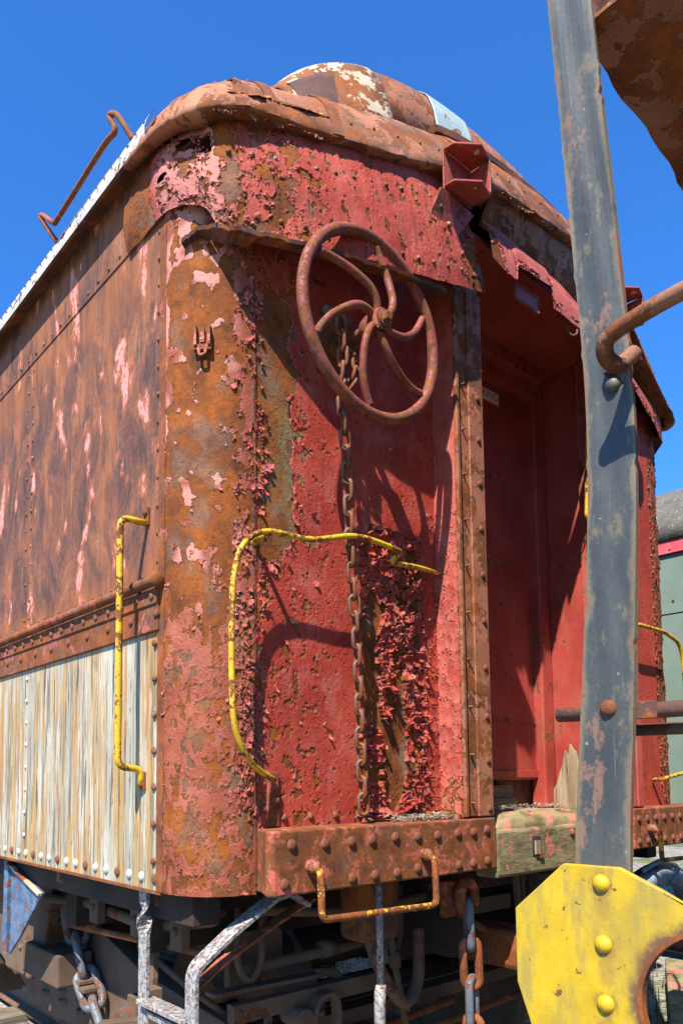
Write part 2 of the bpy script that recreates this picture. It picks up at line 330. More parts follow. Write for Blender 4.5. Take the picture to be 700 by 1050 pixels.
# ------------------------------------------------------------------ mesh helpers
class MB:
    def __init__(s): s.v = []; s.f = []; s.mi = []; s.cur = 0; s.sm = []; s.smooth = False
    def add(s, vs, fs):
        o = len(s.v); s.v += [tuple(map(float, p)) for p in vs]
        for f in fs: s.f.append([i + o for i in f]); s.mi.append(s.cur); s.sm.append(s.smooth)
        return s
    def box(s, a, b, rz=0):
        (x0, y0, z0), (x1, y1, z1) = a, b
        vs = [(x0, y0, z0), (x1, y0, z0), (x1, y1, z0), (x0, y1, z0), (x0, y0, z1), (x1, y0, z1), (x1, y1, z1), (x0, y1, z1)]
        return s.add(vs, [(3, 2, 1, 0), (4, 5, 6, 7), (0, 1, 5, 4), (1, 2, 6, 5), (2, 3, 7, 6), (3, 0, 4, 7)])
    def bar(s, p, q, w, h, up=(0, 0, 1)):
        """rectangular bar from p to q, w across, h along 'up'"""
        p = Vector(p); q = Vector(q); d = (q - p).normalized(); up = Vector(up)
        sd = d.cross(up).normalized(); u = sd.cross(d).normalized()
        vs = []
        for c in (p, q):
            for a, b in ((-1, -1), (1, -1), (1, 1), (-1, 1)): vs.append(c + sd * a * w / 2 + u * b * h / 2)
        return s.add(vs, [(0, 1, 2, 3), (7, 6, 5, 4), (0, 4, 5, 1), (1, 5, 6, 2), (2, 6, 7, 3), (3, 7, 4, 0)])
    def sweep(s, pts, section, normals=None, closed=False, up=None, cap=True, twist=None):
        """section = list of (a,b) ; frame by parallel transport"""
        P = [Vector(p) for p in pts]; n = len(P); k = len(section)
        T = []
        for i in range(n):
            a = P[(i - 1) % n] if closed or i > 0 else P[i]; b = P[(i + 1) % n] if closed or i < n - 1 else P[i]
            T.append((b - a).normalized())
        u = Vector(up) if up else (Vector((0, 0, 1)) if abs(T[0].z) < .9 else Vector((1, 0, 0)))
        u = (u - T[0] * u.dot(T[0])).normalized(); vs = []
        for i in range(n):
            if i > 0:
                q = T[i - 1].rotation_difference(T[i]); u = q @ u; u = (u - T[i] * u.dot(T[i])).normalized()
            uu = u
            if twist: uu = Quaternion(T[i], twist[i]) @ u
            v = T[i].cross(uu)
            for a, b in section: vs.append(P[i] + uu * a + v * b)
        fs = []
        m = n if closed else n - 1
        for i in range(m):
            for j in range(k):
                a = i * k + j; b = i * k + (j + 1) % k; c = ((i + 1) % n) * k + (j + 1) % k; d = ((i + 1) % n) * k + j
                fs.append((a, b, c, d))
        if cap and not closed: fs += [tuple(range(k - 1, -1, -1)), tuple(range((n - 1) * k, n * k))]
        return s.add(vs, fs)
    def tube(s, pts, r, n=12, closed=False, cap=True):
        s.smooth = True
        s.sweep(pts, [(r * math.cos(2 * math.pi * i / n), r * math.sin(2 * math.pi * i / n)) for i in range(n)], closed=closed, cap=cap)
        s.smooth = False; return s
    def cyl(s, p, q, r, n=20):
        return s.tube([p, q], r, n)
    def dome(s, c, nrm, r, h, n=10, rings=4):
        nrm = Vector(nrm).normalized(); a = nrm.orthogonal().normalized(); b = nrm.cross(a); c = Vector(c)
        vs = []; fs = []
        for i in range(rings):
            t = i / rings * math.pi / 2
            for j in range(n):
                p = 2 * math.pi * j / n
                vs.append(c + (a * math.cos(p) + b * math.sin(p)) * r * math.cos(t) + nrm * h * math.sin(t))
        vs.append(c + nrm * h)
        for i in range(rings - 1):
            for j in range(n): fs.append((i * n + j, i * n + (j + 1) % n, (i + 1) * n + (j + 1) % n, (i + 1) * n + j))
        for j in range(n): fs.append(((rings - 1) * n + j, (rings - 1) * n + (j + 1) % n, rings * n))
        s.smooth = True; s.add(vs, fs); s.smooth = False; return s
    def strip(s, rows, thick=None):
        """lofted open surface of equal-length rows"""
        k = len(rows[0]); vs = [p for r in rows for p in r]; fs = []
        for i in range(len(rows) - 1):
            for j in range(k - 1): fs.append((i * k + j, i * k + j + 1, (i + 1) * k + j + 1, (i + 1) * k + j))
        return s.add(vs, fs)
    def prism(s, poly, d):
        """closed polygon (3D points, planar) extruded by vector d"""
        n = len(poly); d = Vector(d); vs = [Vector(p) for p in poly] + [Vector(p) + d for p in poly]
        fs = [tuple(range(n - 1, -1, -1)), tuple(range(n, 2 * n))] + [(i, (i + 1) % n, n + (i + 1) % n, n + i) for i in range(n)]
        return s.add(vs, fs)
    def build(s, name, mats, parent=None, bevel=0, solid=0, smooth=False, local=False, fixn=True):
        me = bpy.data.meshes.new(name); me.from_pydata(s.v, [], s.f)
        if not isinstance(mats, (list, tuple)): mats = [mats]
        for m in mats: me.materials.append(M[m] if isinstance(m, str) else m)
        for p, i, sm in zip(me.polygons, s.mi, s.sm): p.material_index = i; p.use_smooth = sm or smooth
        if fixn:
            b = bmesh.new(); b.from_mesh(me); bmesh.ops.recalc_face_normals(b, faces=b.faces); b.to_mesh(me); b.free()
        me.update()
        o = link(name, me, parent)
        if solid:
            md = o.modifiers.new('solid', 'SOLIDIFY'); md.thickness = solid; md.offset = 0
        if bevel:
            md = o.modifiers.new('bevel', 'BEVEL'); md.width = bevel; md.segments = 2; md.limit_method = 'ANGLE'; md.angle_limit = R(40)
        return o
WORLD = {}
def link(name, me, parent=None):
    o = bpy.data.objects.new(name, me); COL.objects.link(o)
    if parent is not None:
        o.parent = parent
        if parent.name in WORLD: o.location = -WORLD[parent.name]      # keep world coordinates in the mesh
    return o
def thing(name, loc, label, cat, group=None):
    o = bpy.data.objects.new(name, None); COL.objects.link(o); o.location = loc; o.empty_display_size = .2
    WORLD[o.name] = Vector(loc); o['label'] = label; o['category'] = cat
    if group: o['group'] = group
    return o
def tag(o, label, cat, group=None):
    o['label'] = label; o['category'] = cat
    if group: o['group'] = group
    return o
def fillet(pts, r, n=5):
    P = [Vector(p) for p in pts]; out = [P[0]]
    for i in range(1, len(P) - 1):
        a = (P[i - 1] - P[i]); b = (P[i + 1] - P[i]); rr = min(r, a.length * .48, b.length * .48)
        p0 = P[i] + a.normalized() * rr; p1 = P[i] + b.normalized() * rr
        for k in range(n + 1):
            t = k / n; out.append((1 - t) ** 2 * p0 + 2 * t * (1 - t) * P[i] + t * t * p1)
    return out + [P[-1]]
def catmull(pts, n=8):
    P = [Vector(p) for p in pts]; out = []
    for i in range(len(P) - 1):
        p0 = P[max(i - 1, 0)]; p1 = P[i]; p2 = P[i + 1]; p3 = P[min(i + 2, len(P) - 1)]
        for k in range(n):
            t = k / n
            out.append(.5 * ((2 * p1) + (p2 - p0) * t + (2 * p0 - 5 * p1 + 4 * p2 - p3) * t * t + (3 * p1 - p0 - 3 * p2 + p3) * t ** 3))
    return out + [P[-1]]
def interp3(path, t):
    P = np.array(path, float); s = np.concatenate([[0], np.cumsum(np.linalg.norm(np.diff(P, axis=0), axis=1))])
    q = np.asarray(t) * s[-1]
    return np.stack([np.interp(q, s, P[:, i]) for i in range(3)], -1), s[-1]

FLK = MB()                                            # loose curled flakes standing off the sheets
FLK_mid = []
def add_flakes(P, N, Tn, size, tilt):
    """small curled scraps: P base, N sheet normal, Tn in-plane direction the lifted end points to"""
    for p, n, t, s, a in zip(P, N, Tn, size, tilt):
        b = np.cross(n, t); rows = []
        w = s * random.uniform(.35, 1.2); x = np.zeros(3); cur = 0.15 * a; sk = random.uniform(-.5, .5)
        for i in range(4):
            ww = w * random.uniform(.45, 1.25) * (1, 1, .9, .6)[i]
            c = p + n * .0003 + x + b * (sk * s * i / 3 + random.uniform(-.12, .12) * w)
            j = lambda: t * random.uniform(-.16, .16) * s + n * random.uniform(0, .0012)
            rows.append([c - b * ww * random.uniform(.4, .6) + j(), c + n * .0004 + j() * .5, c + b * ww * random.uniform(.4, .6) + j()])
            x = x + (t * math.cos(cur) + n * math.sin(cur)) * s / 3
            cur += .38 * a
        FLK.strip(rows)

def sheet(name, parent, S, mat, field, res_u, res_v, flip=False, curl=.004, flakes=0, flake_size=(.006, .014), smooth=False):
    """dense sheet: S(u,v in 0..1)->(P,N,um,vm); field(um,vm)->dict(paint,pale,olive,K,warp). Paint has real thickness and lifted edges."""
    u = np.linspace(0, 1, res_u); v = np.linspace(0, 1, res_v); U, V = np.meshgrid(u, v, indexing='ij')
    P, N, um, vm = S(U, V)
    d = field(um, vm); f = d['paint']; mask = sstep(-.01, .02, f)
    lift = sstep(-.15, .35, vnoise(um * 31, vm * 31, 71)) * d.get('curl', 1.0)
    h = mask * (.0019 + 1.9 * curl * lift * np.exp(-np.clip(f, 0, 9) / .045)) + d.get('warp', 0) + d.get('cell', 0) * mask
    h = h + .0005 * fbm(um * 55, vm * 55, 91, 3)
    Q = P + N * h[..., None]
    nu, nv = U.shape; idx = np.arange(nu * nv).reshape(nu, nv)
    q = np.stack([idx[:-1, :-1], idx[1:, :-1], idx[1:, 1:], idx[:-1, 1:]], -1).reshape(-1, 4)
    if flip: q = q[:, ::-1]
    hole = d.get('hole')
    if hole is not None:
        hv = hole.reshape(-1)[q].max(1) > .5; q = q[~hv]
    me = bpy.data.meshes.new(name)
    me.vertices.add(nu * nv); me.vertices.foreach_set('co', Q.reshape(-1).astype(np.float32))
    me.loops.add(q.size); me.loops.foreach_set('vertex_index', q.reshape(-1).astype(np.int32))
    me.polygons.add(len(q)); me.polygons.foreach_set('loop_start', np.arange(0, q.size, 4, dtype=np.int32))
    me.update(calc_edges=True); me.polygons.foreach_set('use_smooth', np.ones(len(q), bool))
    for k in ('paint', 'pale', 'olive'):
        a = me.attributes.new(k, 'FLOAT', 'POINT'); a.data.foreach_set('value', np.broadcast_to(d.get(k, np.zeros_like(f)), f.shape).reshape(-1).astype(np.float32))
    me.materials.append(M[mat]); me.validate(); me.update()
    o = link(name, me, parent)
    if flakes:
        w = np.exp(-((f - .02) / .05) ** 2) * d.get('flaky', 1.0); w = w.reshape(-1); w = w / w.sum()
        pick = rng.choice(w.size, flakes, p=w)
        Pf = Q.reshape(-1, 3)[pick]; Nf = np.broadcast_to(N, Q.shape).reshape(-1, 3)[pick]
        gx, gy = np.gradient(f); du = np.gradient(P, axis=0); dv = np.gradient(P, axis=1)
        du = du / (np.linalg.norm(du, axis=-1, keepdims=True) + 1e-9); dv = dv / (np.linalg.norm(dv, axis=-1, keepdims=True) + 1e-9)
        T = -(du * gx[..., None] + dv * gy[..., None]) + .4 * np.std(gx) * (du * rng.normal(size=f.shape)[..., None] + dv * rng.normal(size=f.shape)[..., None])
        T = T.reshape(-1, 3)[pick]; T = T - Nf * (T * Nf).sum(-1, keepdims=True); T = T / (np.linalg.norm(T, axis=-1, keepdims=True) + 1e-9)
        add_flakes(Pf, Nf, T, rng.uniform(*flake_size, flakes), rng.uniform(.2, 1.1, flakes))
    return o

W = 3.0; RC = .196; ZB = 1.21
CAR = thing('rail_car', (1.5, 2.0, 0.0), 'red railway car with peeling rusty paint, hand wheel and yellow grab irons on its end', 'railway car')

# ================================================================== SIDE OF THE CAR
def build_side(x, s):
    """s=-1: left side (outward -x)"""
    m = MB(); m.box((x if s < 0 else x - .012, RC, 2.02), (x + .012 if s < 0 else x, 9.2, 3.306)); m.build('side_wall', 'side', CAR)
    a, b = (x - .004, x + .008) if s < 0 else (x - .008, x + .004)
    m = MB(); m.box((a, RC + .02, 3.30), (b, 9.2, 3.56)); m.build('upper_side_panel', 'side', CAR)
    m = MB(); m.box((x if s < 0 else x - .012, RC, ZB), (x + .012 if s < 0 else x, 9.2, 2.01)); m.build('lower_side_panel', 'lower', CAR)
    x0, x1 = sorted((x + s * .003, x - s * .004)); m = MB(); m.box((x0, RC, ZB - .006), (x1, 9.2, ZB + .004)); m.build('bottom_lip', 'rust', CAR)
    o = s * .001
    m = MB(); x0, x1 = sorted((x + s * .012, x - s * .002)); m.box((x0, RC + .01, 1.985), (x1, 9.2, 2.115))
    x0, x1 = sorted((x + s * .018, x + s * .004)); m.box((x0, RC + .012, 2.066), (x1, 9.2, 2.112))
    m.tube([(x + s * .026, RC - .01, 2.132), (x + s * .026, 9.2, 2.132)], .017, 10)
    m.dome((x + s * .026, RC - .008, 2.132), (0, -1, 0), .026, .012)
    m.build('belt_rail', 'rust', CAR, bevel=.003)
    # eave : shadowed soffit, drip rail, white fascia
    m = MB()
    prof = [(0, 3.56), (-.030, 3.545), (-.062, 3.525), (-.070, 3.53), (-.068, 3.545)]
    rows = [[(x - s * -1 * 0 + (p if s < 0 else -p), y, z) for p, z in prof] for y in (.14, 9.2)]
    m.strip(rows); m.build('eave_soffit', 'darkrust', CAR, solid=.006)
    m = MB(); prof = [(-.073, 3.522), (-.074, 3.548), (-.068, 3.578), (-.052, 3.612), (-.030, 3.648)]
    rows = [[((x + p if s < 0 else x - p), y, z) for p, z in prof] for y in np.linspace(.20, 9.2, 2)]
    m.strip(rows); m.build('eave_strip', 'whitestrip', CAR, smooth=True)
build_side(0, -1); build_side(W, 1)

# ================================================================== CORNER PANELS
def corner_map(mirror):
    def S(U, V):
        a = U * math.pi / 2                              # 0 = side seam, 1 = end seam
        x = RC - RC * np.cos(a); y = RC - RC * np.sin(a); z = ZB + V * (3.315 - ZB)
        nx = -np.cos(a); ny = -np.sin(a)
        if mirror: x = W - x; nx = -nx
        return np.stack([x, y, z], -1), np.stack([nx, ny, 0 * a], -1), U * RC * math.pi / 2, z
    return S
def corner_field(seed):
    def F(u, z):
        n = fbm(u * 16, z * 13, seed, 5); n2 = fbm(u * 45, z * 40, seed + 3, 4)
        up = sstep(1.95, 2.2, z + .12 * vnoise(u * 8, z * 5, seed + 9))
        low = 1 - sstep(1.36, 1.5, z)
        band = bump(u, .28, .05) * sstep(1.35, 1.5, z)              # flaky band along the end seam
        left = bump(u, 0.0, .022)
        ft = .95 * fbm(u * 15, z * 13, seed + 40, 5) - .30 + .85 * left * sstep(2.3, 2.7, z + .2 * n) + .30 * band
        ft = ft + .5 * bump(z, 3.2, .07)
        fl_ = np.minimum(.5 + .3 * n, .05 + .62 * fbm(u * 40, z * 22, seed + 21, 4) + .30 * fbm(u * 9, z * 6, seed + 23, 2) - .12 * low - .06 * band)
        fl_ = np.minimum(fl_, .40 + .8 * n2)
        f = ft * up + fl_ * (1 - up)
        d1, gap, rid = cells(u * 46, z * 40, seed + 4)
        K = band * sstep(.0, .25, vnoise(u * 9, z * 7, seed + 6) + .05)
        f = np.where(K > .45, np.minimum(f + .25, (gap - .10) * .8 - .5 * (rid < .35)), f)
        cell = np.where(K > .45, .010 * d1 ** 2 * (0.4 + rid), 0)
        pale = sstep(.0, .5, vnoise(u * 14, z * 14, seed + 31) + .35 * up) * .7 * (1 - band) * sstep(1.9, 2.2, z) + .10 * (1 - up) * sstep(0, .4, n)
        return dict(paint=f, pale=pale, cell=cell, flaky=.04 + band * 1.6, curl=.35 + .65 * band, warp=.004 * fbm(u * 4, z * 3, seed + 50, 2) + pimples(u, z, 95, .12, .0018, seed) * (1 - up))
    return F
corner = sheet('corner_panel', CAR, corner_map(False), 'corner', corner_field(11), 116, 760, flip=True, flakes=430, flake_size=(.006, .018))
cornerR = sheet('corner_panel', CAR, corner_map(True), 'corner', corner_field(57), 60, 380, flakes=150)

# seam battens between corner, side and end
m = MB(); m.box((-.005, RC - .012, ZB + .002), (.004, RC + .024, 3.26)); m.build('seam_batten', 'rust', CAR, bevel=.002)
m = MB(); m.box((RC - .004, -.004, 1.24), (RC + .003, .012, 3.2)); m.build('seam_batten', 'darkrust', CAR)

# ================================================================== END WALLS
XP0, XP1 = 1.03, 1.19                                        # left door post
def wall_map(x0, x1, z0, z1, y=0.):
    def S(U, V):
        x = x0 + U * (x1 - x0); z = z0 + V * (z1 - z0)
        N = np.zeros(U.shape + (3,)); N[..., 1] = -1
        return np.stack([x, np.full_like(x, y), z], -1), N, x, z
    return S
def wall_field(x, z):
    n = fbm(x * 11, z * 9, 101, 5); n2 = fbm(x * 42, z * 36, 103, 4); n3 = fbm(x * 90, z * 80, 105, 3)
    patch = bump(x, .23, .17) * sstep(2.02, 2.3, z + .1 * n) * (1 - .8 * sstep(3.0, 3.15, z))
    foot = (1 - sstep(1.42, 1.56, z + .06 * n)) * .45
    strip = sstep(.60, .68, x + .05 * vnoise(z * 6, x * 3, 8)) * (1 - sstep(2.5, 2.9, z)) * (1 - .55 * sstep(.9, .95, x))
    deep = sstep(.60, .66, x + .04 * n) * (1 - sstep(.93, .97, x)) * (1 - sstep(2.30, 2.5, z))
    f = .62 - .95 * patch - foot + .20 * n + .06 * n2 - .12 * strip
    n4 = fbm(x * 24, z * 20, 107, 4); f = np.minimum(f, .20 + .95 * n4 + .30 * n3 + .42 * sstep(.34, .56, x + .12 * n) * (1 - .7 * (1 - sstep(1.45, 1.6, z))) + .12 * vnoise(x * 5, z * 4, 109)); f = np.minimum(f, .55 + .95 * n2 - .3 * n3)     # scattered chips
    d1, gap, rid = cells(x * 27 + .5 * n2, z * 24 + .5 * n, 21)
    d1b, gapb, ridb = cells(x * 48, z * 42, 23)
    # left seam flaky band
    K2 = bump(x, .215, .035) * sstep(1.4, 1.5, z) * sstep(-.1, .2, vnoise(x * 9, z * 6, 47))
    f = np.where(K2 > .5, np.minimum(f + .3, (gapb - .1) - .6 * (ridb < .35)), f)
    # alligatored zone
    bald = sstep(.10, .24, vnoise(x * 7 + 3, z * 3.2, 33) - .02)
    f = np.where(deep > .5, np.minimum((gap - .10) * .7, .4 - .85 * bald) - .5 * (rid < .22), f)
    cell = np.where(deep > .5, .046 * d1 ** 2 * (.2 + rid) + .007 * rid, 0) + np.where(K2 > .5, .010 * d1b ** 2 * (.4 + ridb), 0)
    crack = sstep(.93, .96, x)
    d3, g3, r3 = cells(x * 26, z * 26, 29)
    f = np.where((crack > .5) & (z < 2.5), (g3 - .05) * .9, f)
    cell = cell + np.where((crack > .5) & (z < 2.5), .008 * d3 ** 2, 0)
    ol = bump(x, .37, .09) * bump(z, 2.5, .22) + .6 * bump(x, .42, .06) * bump(z, 2.2, .1)
    flaky = .25 + deep * 1.2 + K2 * 1.5 + .6 * patch
    return dict(paint=f, pale=.0 * x + .12 * sstep(.1, .5, n), olive=np.clip(ol * 1.4, 0, 1), cell=cell, flaky=flaky,
                warp=pimples(x, z, 105, .09, .0015, 5) + .004 * fbm(x * 3, z * 2, 41, 2) + .006 * deep * fbm(x * 9, z * 7, 43, 2), curl=.3 + .9 * np.clip(deep + K2 + patch, 0, 1))
sheet('end_wall', CAR, wall_map(RC, XP0 + .01, 1.37, 3.42), 'wall', wall_field, 290, 700, flakes=680, flake_size=(.006, .024))
def wall_field_r(x, z):
    n = fbm(x * 9, z * 7, 151, 4); n2 = fbm(x * 40, z * 34, 153, 4)
    edge = sstep(2.70, 2.78, x)
    f = .5 + .2 * n - .55 * edge + .3 * n2 * edge; f = np.minimum(f, .6 + n2)
    return dict(paint=f, pale=0 * x, warp=pimples(x, z, 90, .1, .002, 9))
sheet('end_wall', CAR, wall_map(2.30, W - RC, 1.37, 3.42), 'wall', wall_field_r, 90, 320, flakes=120)

# flank of the left post : crackled paint
def flank_map(U, V):
    y = .004 - U * .104; z = 1.40 + V * 1.93
    N = np.zeros(U.shape + (3,)); N[..., 0] = -1
    return np.stack([np.full_like(y, XP0), y, z], -1), N, y, z
def flank_field(y, z):
    n = fbm(y * 20, z * 14, 61, 4); d1, g, r = cells(y * 30, z * 22 + .5 * n, 63)
    lowz = 1 - sstep(2.2, 2.7, z)
    f = np.where(lowz > .3, (g - .055) * 1.2 + .02, .4 + .2 * n)
    f = np.where(z < 1.52 + .05 * n, f - .35, f)
    return dict(paint=f, pale=.12 + .2 * n, cell=lowz * .007 * d1 ** 2, curl=.5)
sheet('post_flank', CAR, flank_map, 'board', flank_field, 42, 640, flip=False, flakes=120, flake_size=(.006, .012))

# ================================================================== LETTERBOARD
LB_bot = [(-.012, .42, 3.290), (-.012, .20, 3.288), (.006, .09, 3.262), (.030, .02, 3.225), (0.037, -0.03, 3.153), (0.079, -0.05, 3.145), (0.149, -0.085, 3.137), (0.276, -0.135, 3.139), (0.414, -0.16, 3.154), (0.523, -0.18, 3.166), (0.79, -0.195, 3.218), (1.104, -0.195, 3.298)]
LB_top = [(-.005, .42, 3.53), (-.005, .20, 3.53), (.012, .10, 3.52), (.035, .02, 3.50), (0.06, -0.03, 3.5), (0.1, -0.05, 3.51), (0.17, -0.075, 3.52), (0.3, -0.095, 3.55), (0.42, -0.115, 3.585), (0.55, -0.13, 3.63), (0.76, -0.145, 3.7), (0.93, -0.15, 3.755)]
def board_map(bot, top, bulge=.02):
    B = np.array([list(p) for p in catmull(bot, 6)]); T = np.array([list(p) for p in catmull(top, 6)])
    def S(U, V):
        b, L = interp3(B, U); t, L2 = interp3(T, U)
        P = b * (1 - V[..., None]) + t * V[..., None]
        du = np.gradient(P, axis=0); dv = np.gradient(P, axis=1); N = np.cross(du, dv); N = N / (np.linalg.norm(N, axis=-1, keepdims=True) + 1e-9)
        P = P + N * (bulge * np.sin(np.pi * V))[..., None]
        return P, N, U * L, V * .42
    return S
def lb_field(u, v):
    # u runs from the side (0) round the corner (.25-.55) to the ragged right end (1.7)
    n = fbm(u * 12, v * 12, 201, 5); n2 = fbm(u * 46, v * 40, 203, 4); n3 = fbm(u * 30, v * 20, 205, 3)
    side = 1 - sstep(.16, .22, u); cor = sstep(.18, .24, u) * (1 - sstep(.50, .60, u)); mid = sstep(.50, .56, u) * (1 - sstep(.76, .95, u + .1 * n)); end = sstep(1.46, 1.56, u + .06 * n)
    f = .5 - .75 * side - .46 * mid - .40 * cor - .62 * end + (.20 + .40 * np.clip(mid + cor + end, 0, 1)) * n + .18 * n2
    f = np.minimum(f, .36 + .95 * n3 + .35 * n2 - .14 * mid - .1 * cor)
    dist = np.hypot((u - .33) * 1.0, (v - .25) * 1.6)
    hole = ((v > .27 + .03 * n) & (v < .345 + .03 * n2) & (u > .34) & (u < .50 + .04 * n)) | (np.hypot(u - .262 - .01 * n, (v - .175) * 1.7) < .026 + .012 * n2)
    e2 = sstep(1.50, 1.66, u); hole = hole | ((e2 > .2) & (fbm(u * 40, v * 40, 207, 2) > .42))
    hole = hole | ((u > 1.70 + .03 * n))
    return dict(paint=f, pale=np.clip(cor * .45 + .12 * n, 0, 1) + .0 * u, warp=pimples(u, v, 90, .06, .002, 8) + .006 * fbm(u * 5, v * 5, 209, 2) + .004 * fbm(u * 14, v * 3, 211, 2), hole=hole.astype(float), flaky=.3 + mid + cor + end, curl=.3 + .7 * np.clip(mid + cor + end, 0, 1))
sheet('letterboard', CAR, board_map(LB_bot, LB_top), 'board', lb_field, 580, 150, flakes=420, flake_size=(.005, .012))
RB_bot = [(1.211, -0.16, 3.501), (1.307, -0.16, 3.48), (1.373, -0.16, 3.478), (1.375, -0.16, 3.536), (1.5, -0.16, 3.549), (1.621, -0.16, 3.556), (1.623, -0.16, 3.467), (1.885, -0.16, 3.455), (2.4, -0.095, 3.45), (2.72, -0.06, 3.35), (2.9, -0.02, 3.3), (2.985, 0.06, 3.285), (3.012, 0.2, 3.288), (3.012, 0.42, 3.29)]
RB_top = [(1.201, -0.12, 3.671), (1.297, -0.12, 3.681), (1.363, -0.12, 3.681), (1.365, -0.12, 3.681), (1.49, -0.12, 3.676), (1.611, -0.12, 3.666), (1.613, -0.12, 3.666), (1.875, -0.12, 3.619), (2.4, -0.03, 3.62), (2.7, -0.02, 3.53), (2.9, 0.0, 3.5), (2.98, 0.08, 3.5), (3.005, 0.2, 3.52), (3.005, 0.42, 3.53)]
def board_map_lin(bot, top, bulge):
    B = np.array(bot, float); T = np.array(top, float)
    s = np.concatenate([[0], np.cumsum(np.hypot(np.diff(B[:, 0]), np.diff(B[:, 1])) + 1e-4)])
    def S(U, V):
        q = U * s[-1]; b = np.stack([np.interp(q, s, B[:, i]) for i in range(3)], -1); t = np.stack([np.interp(q, s, T[:, i]) for i in range(3)], -1)
        P = b * (1 - V[..., None]) + t * V[..., None]; du = np.gradient(P, axis=0); dv = np.gradient(P, axis=1); N = np.cross(du, dv); N /= (np.linalg.norm(N, axis=-1, keepdims=True) + 1e-9)
        return P + N * (bulge * np.sin(np.pi * V))[..., None], N, U * s[-1] + 5, V * .25
    return S
def rb_field(u, v):
    n = fbm(u * 12, v * 12, 231, 5); n2 = fbm(u * 46, v * 40, 233, 4)
    low = 1 - sstep(.03, .11, v); edge = 1 - sstep(5.03, 5.12, u)
    f = .42 - .35 * low - .4 * edge + .42 * n + .22 * n2
    return dict(paint=f, pale=.15 + .2 * n, flaky=1 + 0 * u, warp=.004 * fbm(u * 6, v * 6, 235, 2))
sheet('letterboard', CAR, board_map_lin(RB_bot, RB_top, .01), 'board', rb_field, 420, 84, flakes=220)

# thin flange under the letterboard, torn loose at the corner
LEDGE = [(-0.002, 0.098, 3.143), (0.014, 0.07, 3.162), (0.035, 0.025, 3.166), (0.051, -0.06, 3.12), (0.102, -0.085, 3.121), (0.19, -0.125, 3.117), (0.278, -0.155, 3.119), (0.394, -0.18, 3.127), (0.545, -0.2, 3.145), (0.715, -0.215, 3.165), (0.857, -0.215, 3.184)]
m = MB(); rows = []
for i, p in enumerate(catmull(LEDGE, 6)):
    t = i / 60; w = .003 * math.sin(i * .9) + .002 * math.sin(i * 2.3)
    inn = Vector((p.x if p.x > .13 else .20 - (.20 - p.x) * .82, min(p.y + .045, -.002) if p.x > .13 else .20 - (.20 - p.y) * .82, p.z + (.006 if p.x > .13 else -.004)))
    rows.append([inn, (p + inn) / 2 + Vector((0, 0, w)), p + Vector((0, 0, w)), p + (p - inn).normalized() * .003 + Vector((0, 0, .010 + w))])
m.strip(rows); m.build('flange', 'darkrust', CAR, solid=.0022)
# backing behind the boards
m = MB(); ZE = [(-.05, 3.42), (.05, 3.47), (.3, 3.555), (.6, 3.66), (1.0, 3.79), (1.25, 3.86), (1.5, 3.905), (1.9, 3.915), (2.2, 3.83), (2.5, 3.67), (2.77, 3.49), (2.95, 3.43)]
xs = np.linspace(.06, 2.94, 60); ze = np.interp(xs, [a for a, b in ZE], [b for a, b in ZE]) + .05
m.strip([[(x, .014, 3.36 if not 1.0 < x < 2.36 else 3.605) for x in xs], [(x, .014, z) for x, z in zip(xs, ze)]]); m.build('header_sheet', 'darkrust', CAR, solid=.006)
# ================================================================== ROOF HOOD
HP = [(-0.07, 0.34, 3.512), (-0.074, 0.2, 3.497), (-0.07, 0.1, 3.482), (-0.052, 0.02, 3.466), (-0.012, -0.05, 3.46), (0.06, -0.098, 3.47), (0.15, -0.118, 3.487), (0.261, -0.13, 3.509), (0.532, -0.175, 3.559), (0.866, -0.2, 3.644), (1.098, -0.2, 3.718), (1.379, -0.19, 3.778), (1.818, -0.165, 3.826), (2.2, -0.14, 3.8), (2.5, -0.11, 3.645), (2.774, -0.08, 3.5), (2.96, -0.06, 3.44), (3.045, -0.0, 3.43), (3.07, 0.1, 3.45), (3.078, 0.5, 3.5)]
hp = catmull(HP, 10)
hoodprof = [(-.10, .012), (-.04, .002), (0, 0), (.003, .006), (-.006, .040), (-.018, .082), (-.036, .126), (-.060, .168), (-.094, .212), (-.142, .256), (-.21, .298), (-.31, .335), (-.50, .36)]
rows = []
for i, p in enumerate(hp):
    a = hp[max(i - 1, 0)]; b = hp[min(i + 1, len(hp) - 1)]; d = b - a; d.z = 0; d.normalize(); n = Vector((d.y, -d.x, 0))
    sidek = max(0, min(1, (p.y + .02) / .5)) if (p.x < .1 or p.x > 2.9) else 0
    row = []
    for q, (o, h) in enumerate(hoodprof):
        k = (.58 + .42 * max(0, min(1, (min(p.x, 3 - p.x) + .05) / .45))) * (1 - .45 * min(1, sidek * 1.6)) * (1 - .35 * max(0, min(1, (p.x - 2.3) / .5)))
        w = .003 * math.sin(p.x * 7 + q * .3) + .0012 * math.sin(p.x * 23 + q * .4) if q > 2 else .003 * math.sin(p.x * 31) + .0025 * math.sin(p.x * 77 + 1)
        w += .0035 * float(vnoise(np.array([i * .35]), np.array([q * .5]), 5)[0]) * (q > 2)
        row.append(p + n * (o * (k if o < 0 else 1) + w) + Vector((0, 0, h * k + w * .6)))
    rows.append(row)
hood_rows = rows
mo = MB(); rr_ = []
for i, p in enumerate(hp):
    if not .12 < p.x < 2.9 or p.y > -.05: continue
    w = .004 * math.sin(p.x * 37) + .003 * math.sin(p.x * 83)
    rr_.append([p + Vector((0, .075, -.022 + w)), p + Vector((0, .040 + w, -.012)), p + Vector((0, .022 + w, .004))])
mo.strip(rr_); mo.build('lip_shade_strip', 'darkrust', CAR, solid=.004)  # dark strip added for the shade under the hood lip
m = MB(); m.strip(rows); hood = m.build('roof_hood', 'hood', CAR, solid=.004, smooth=True)
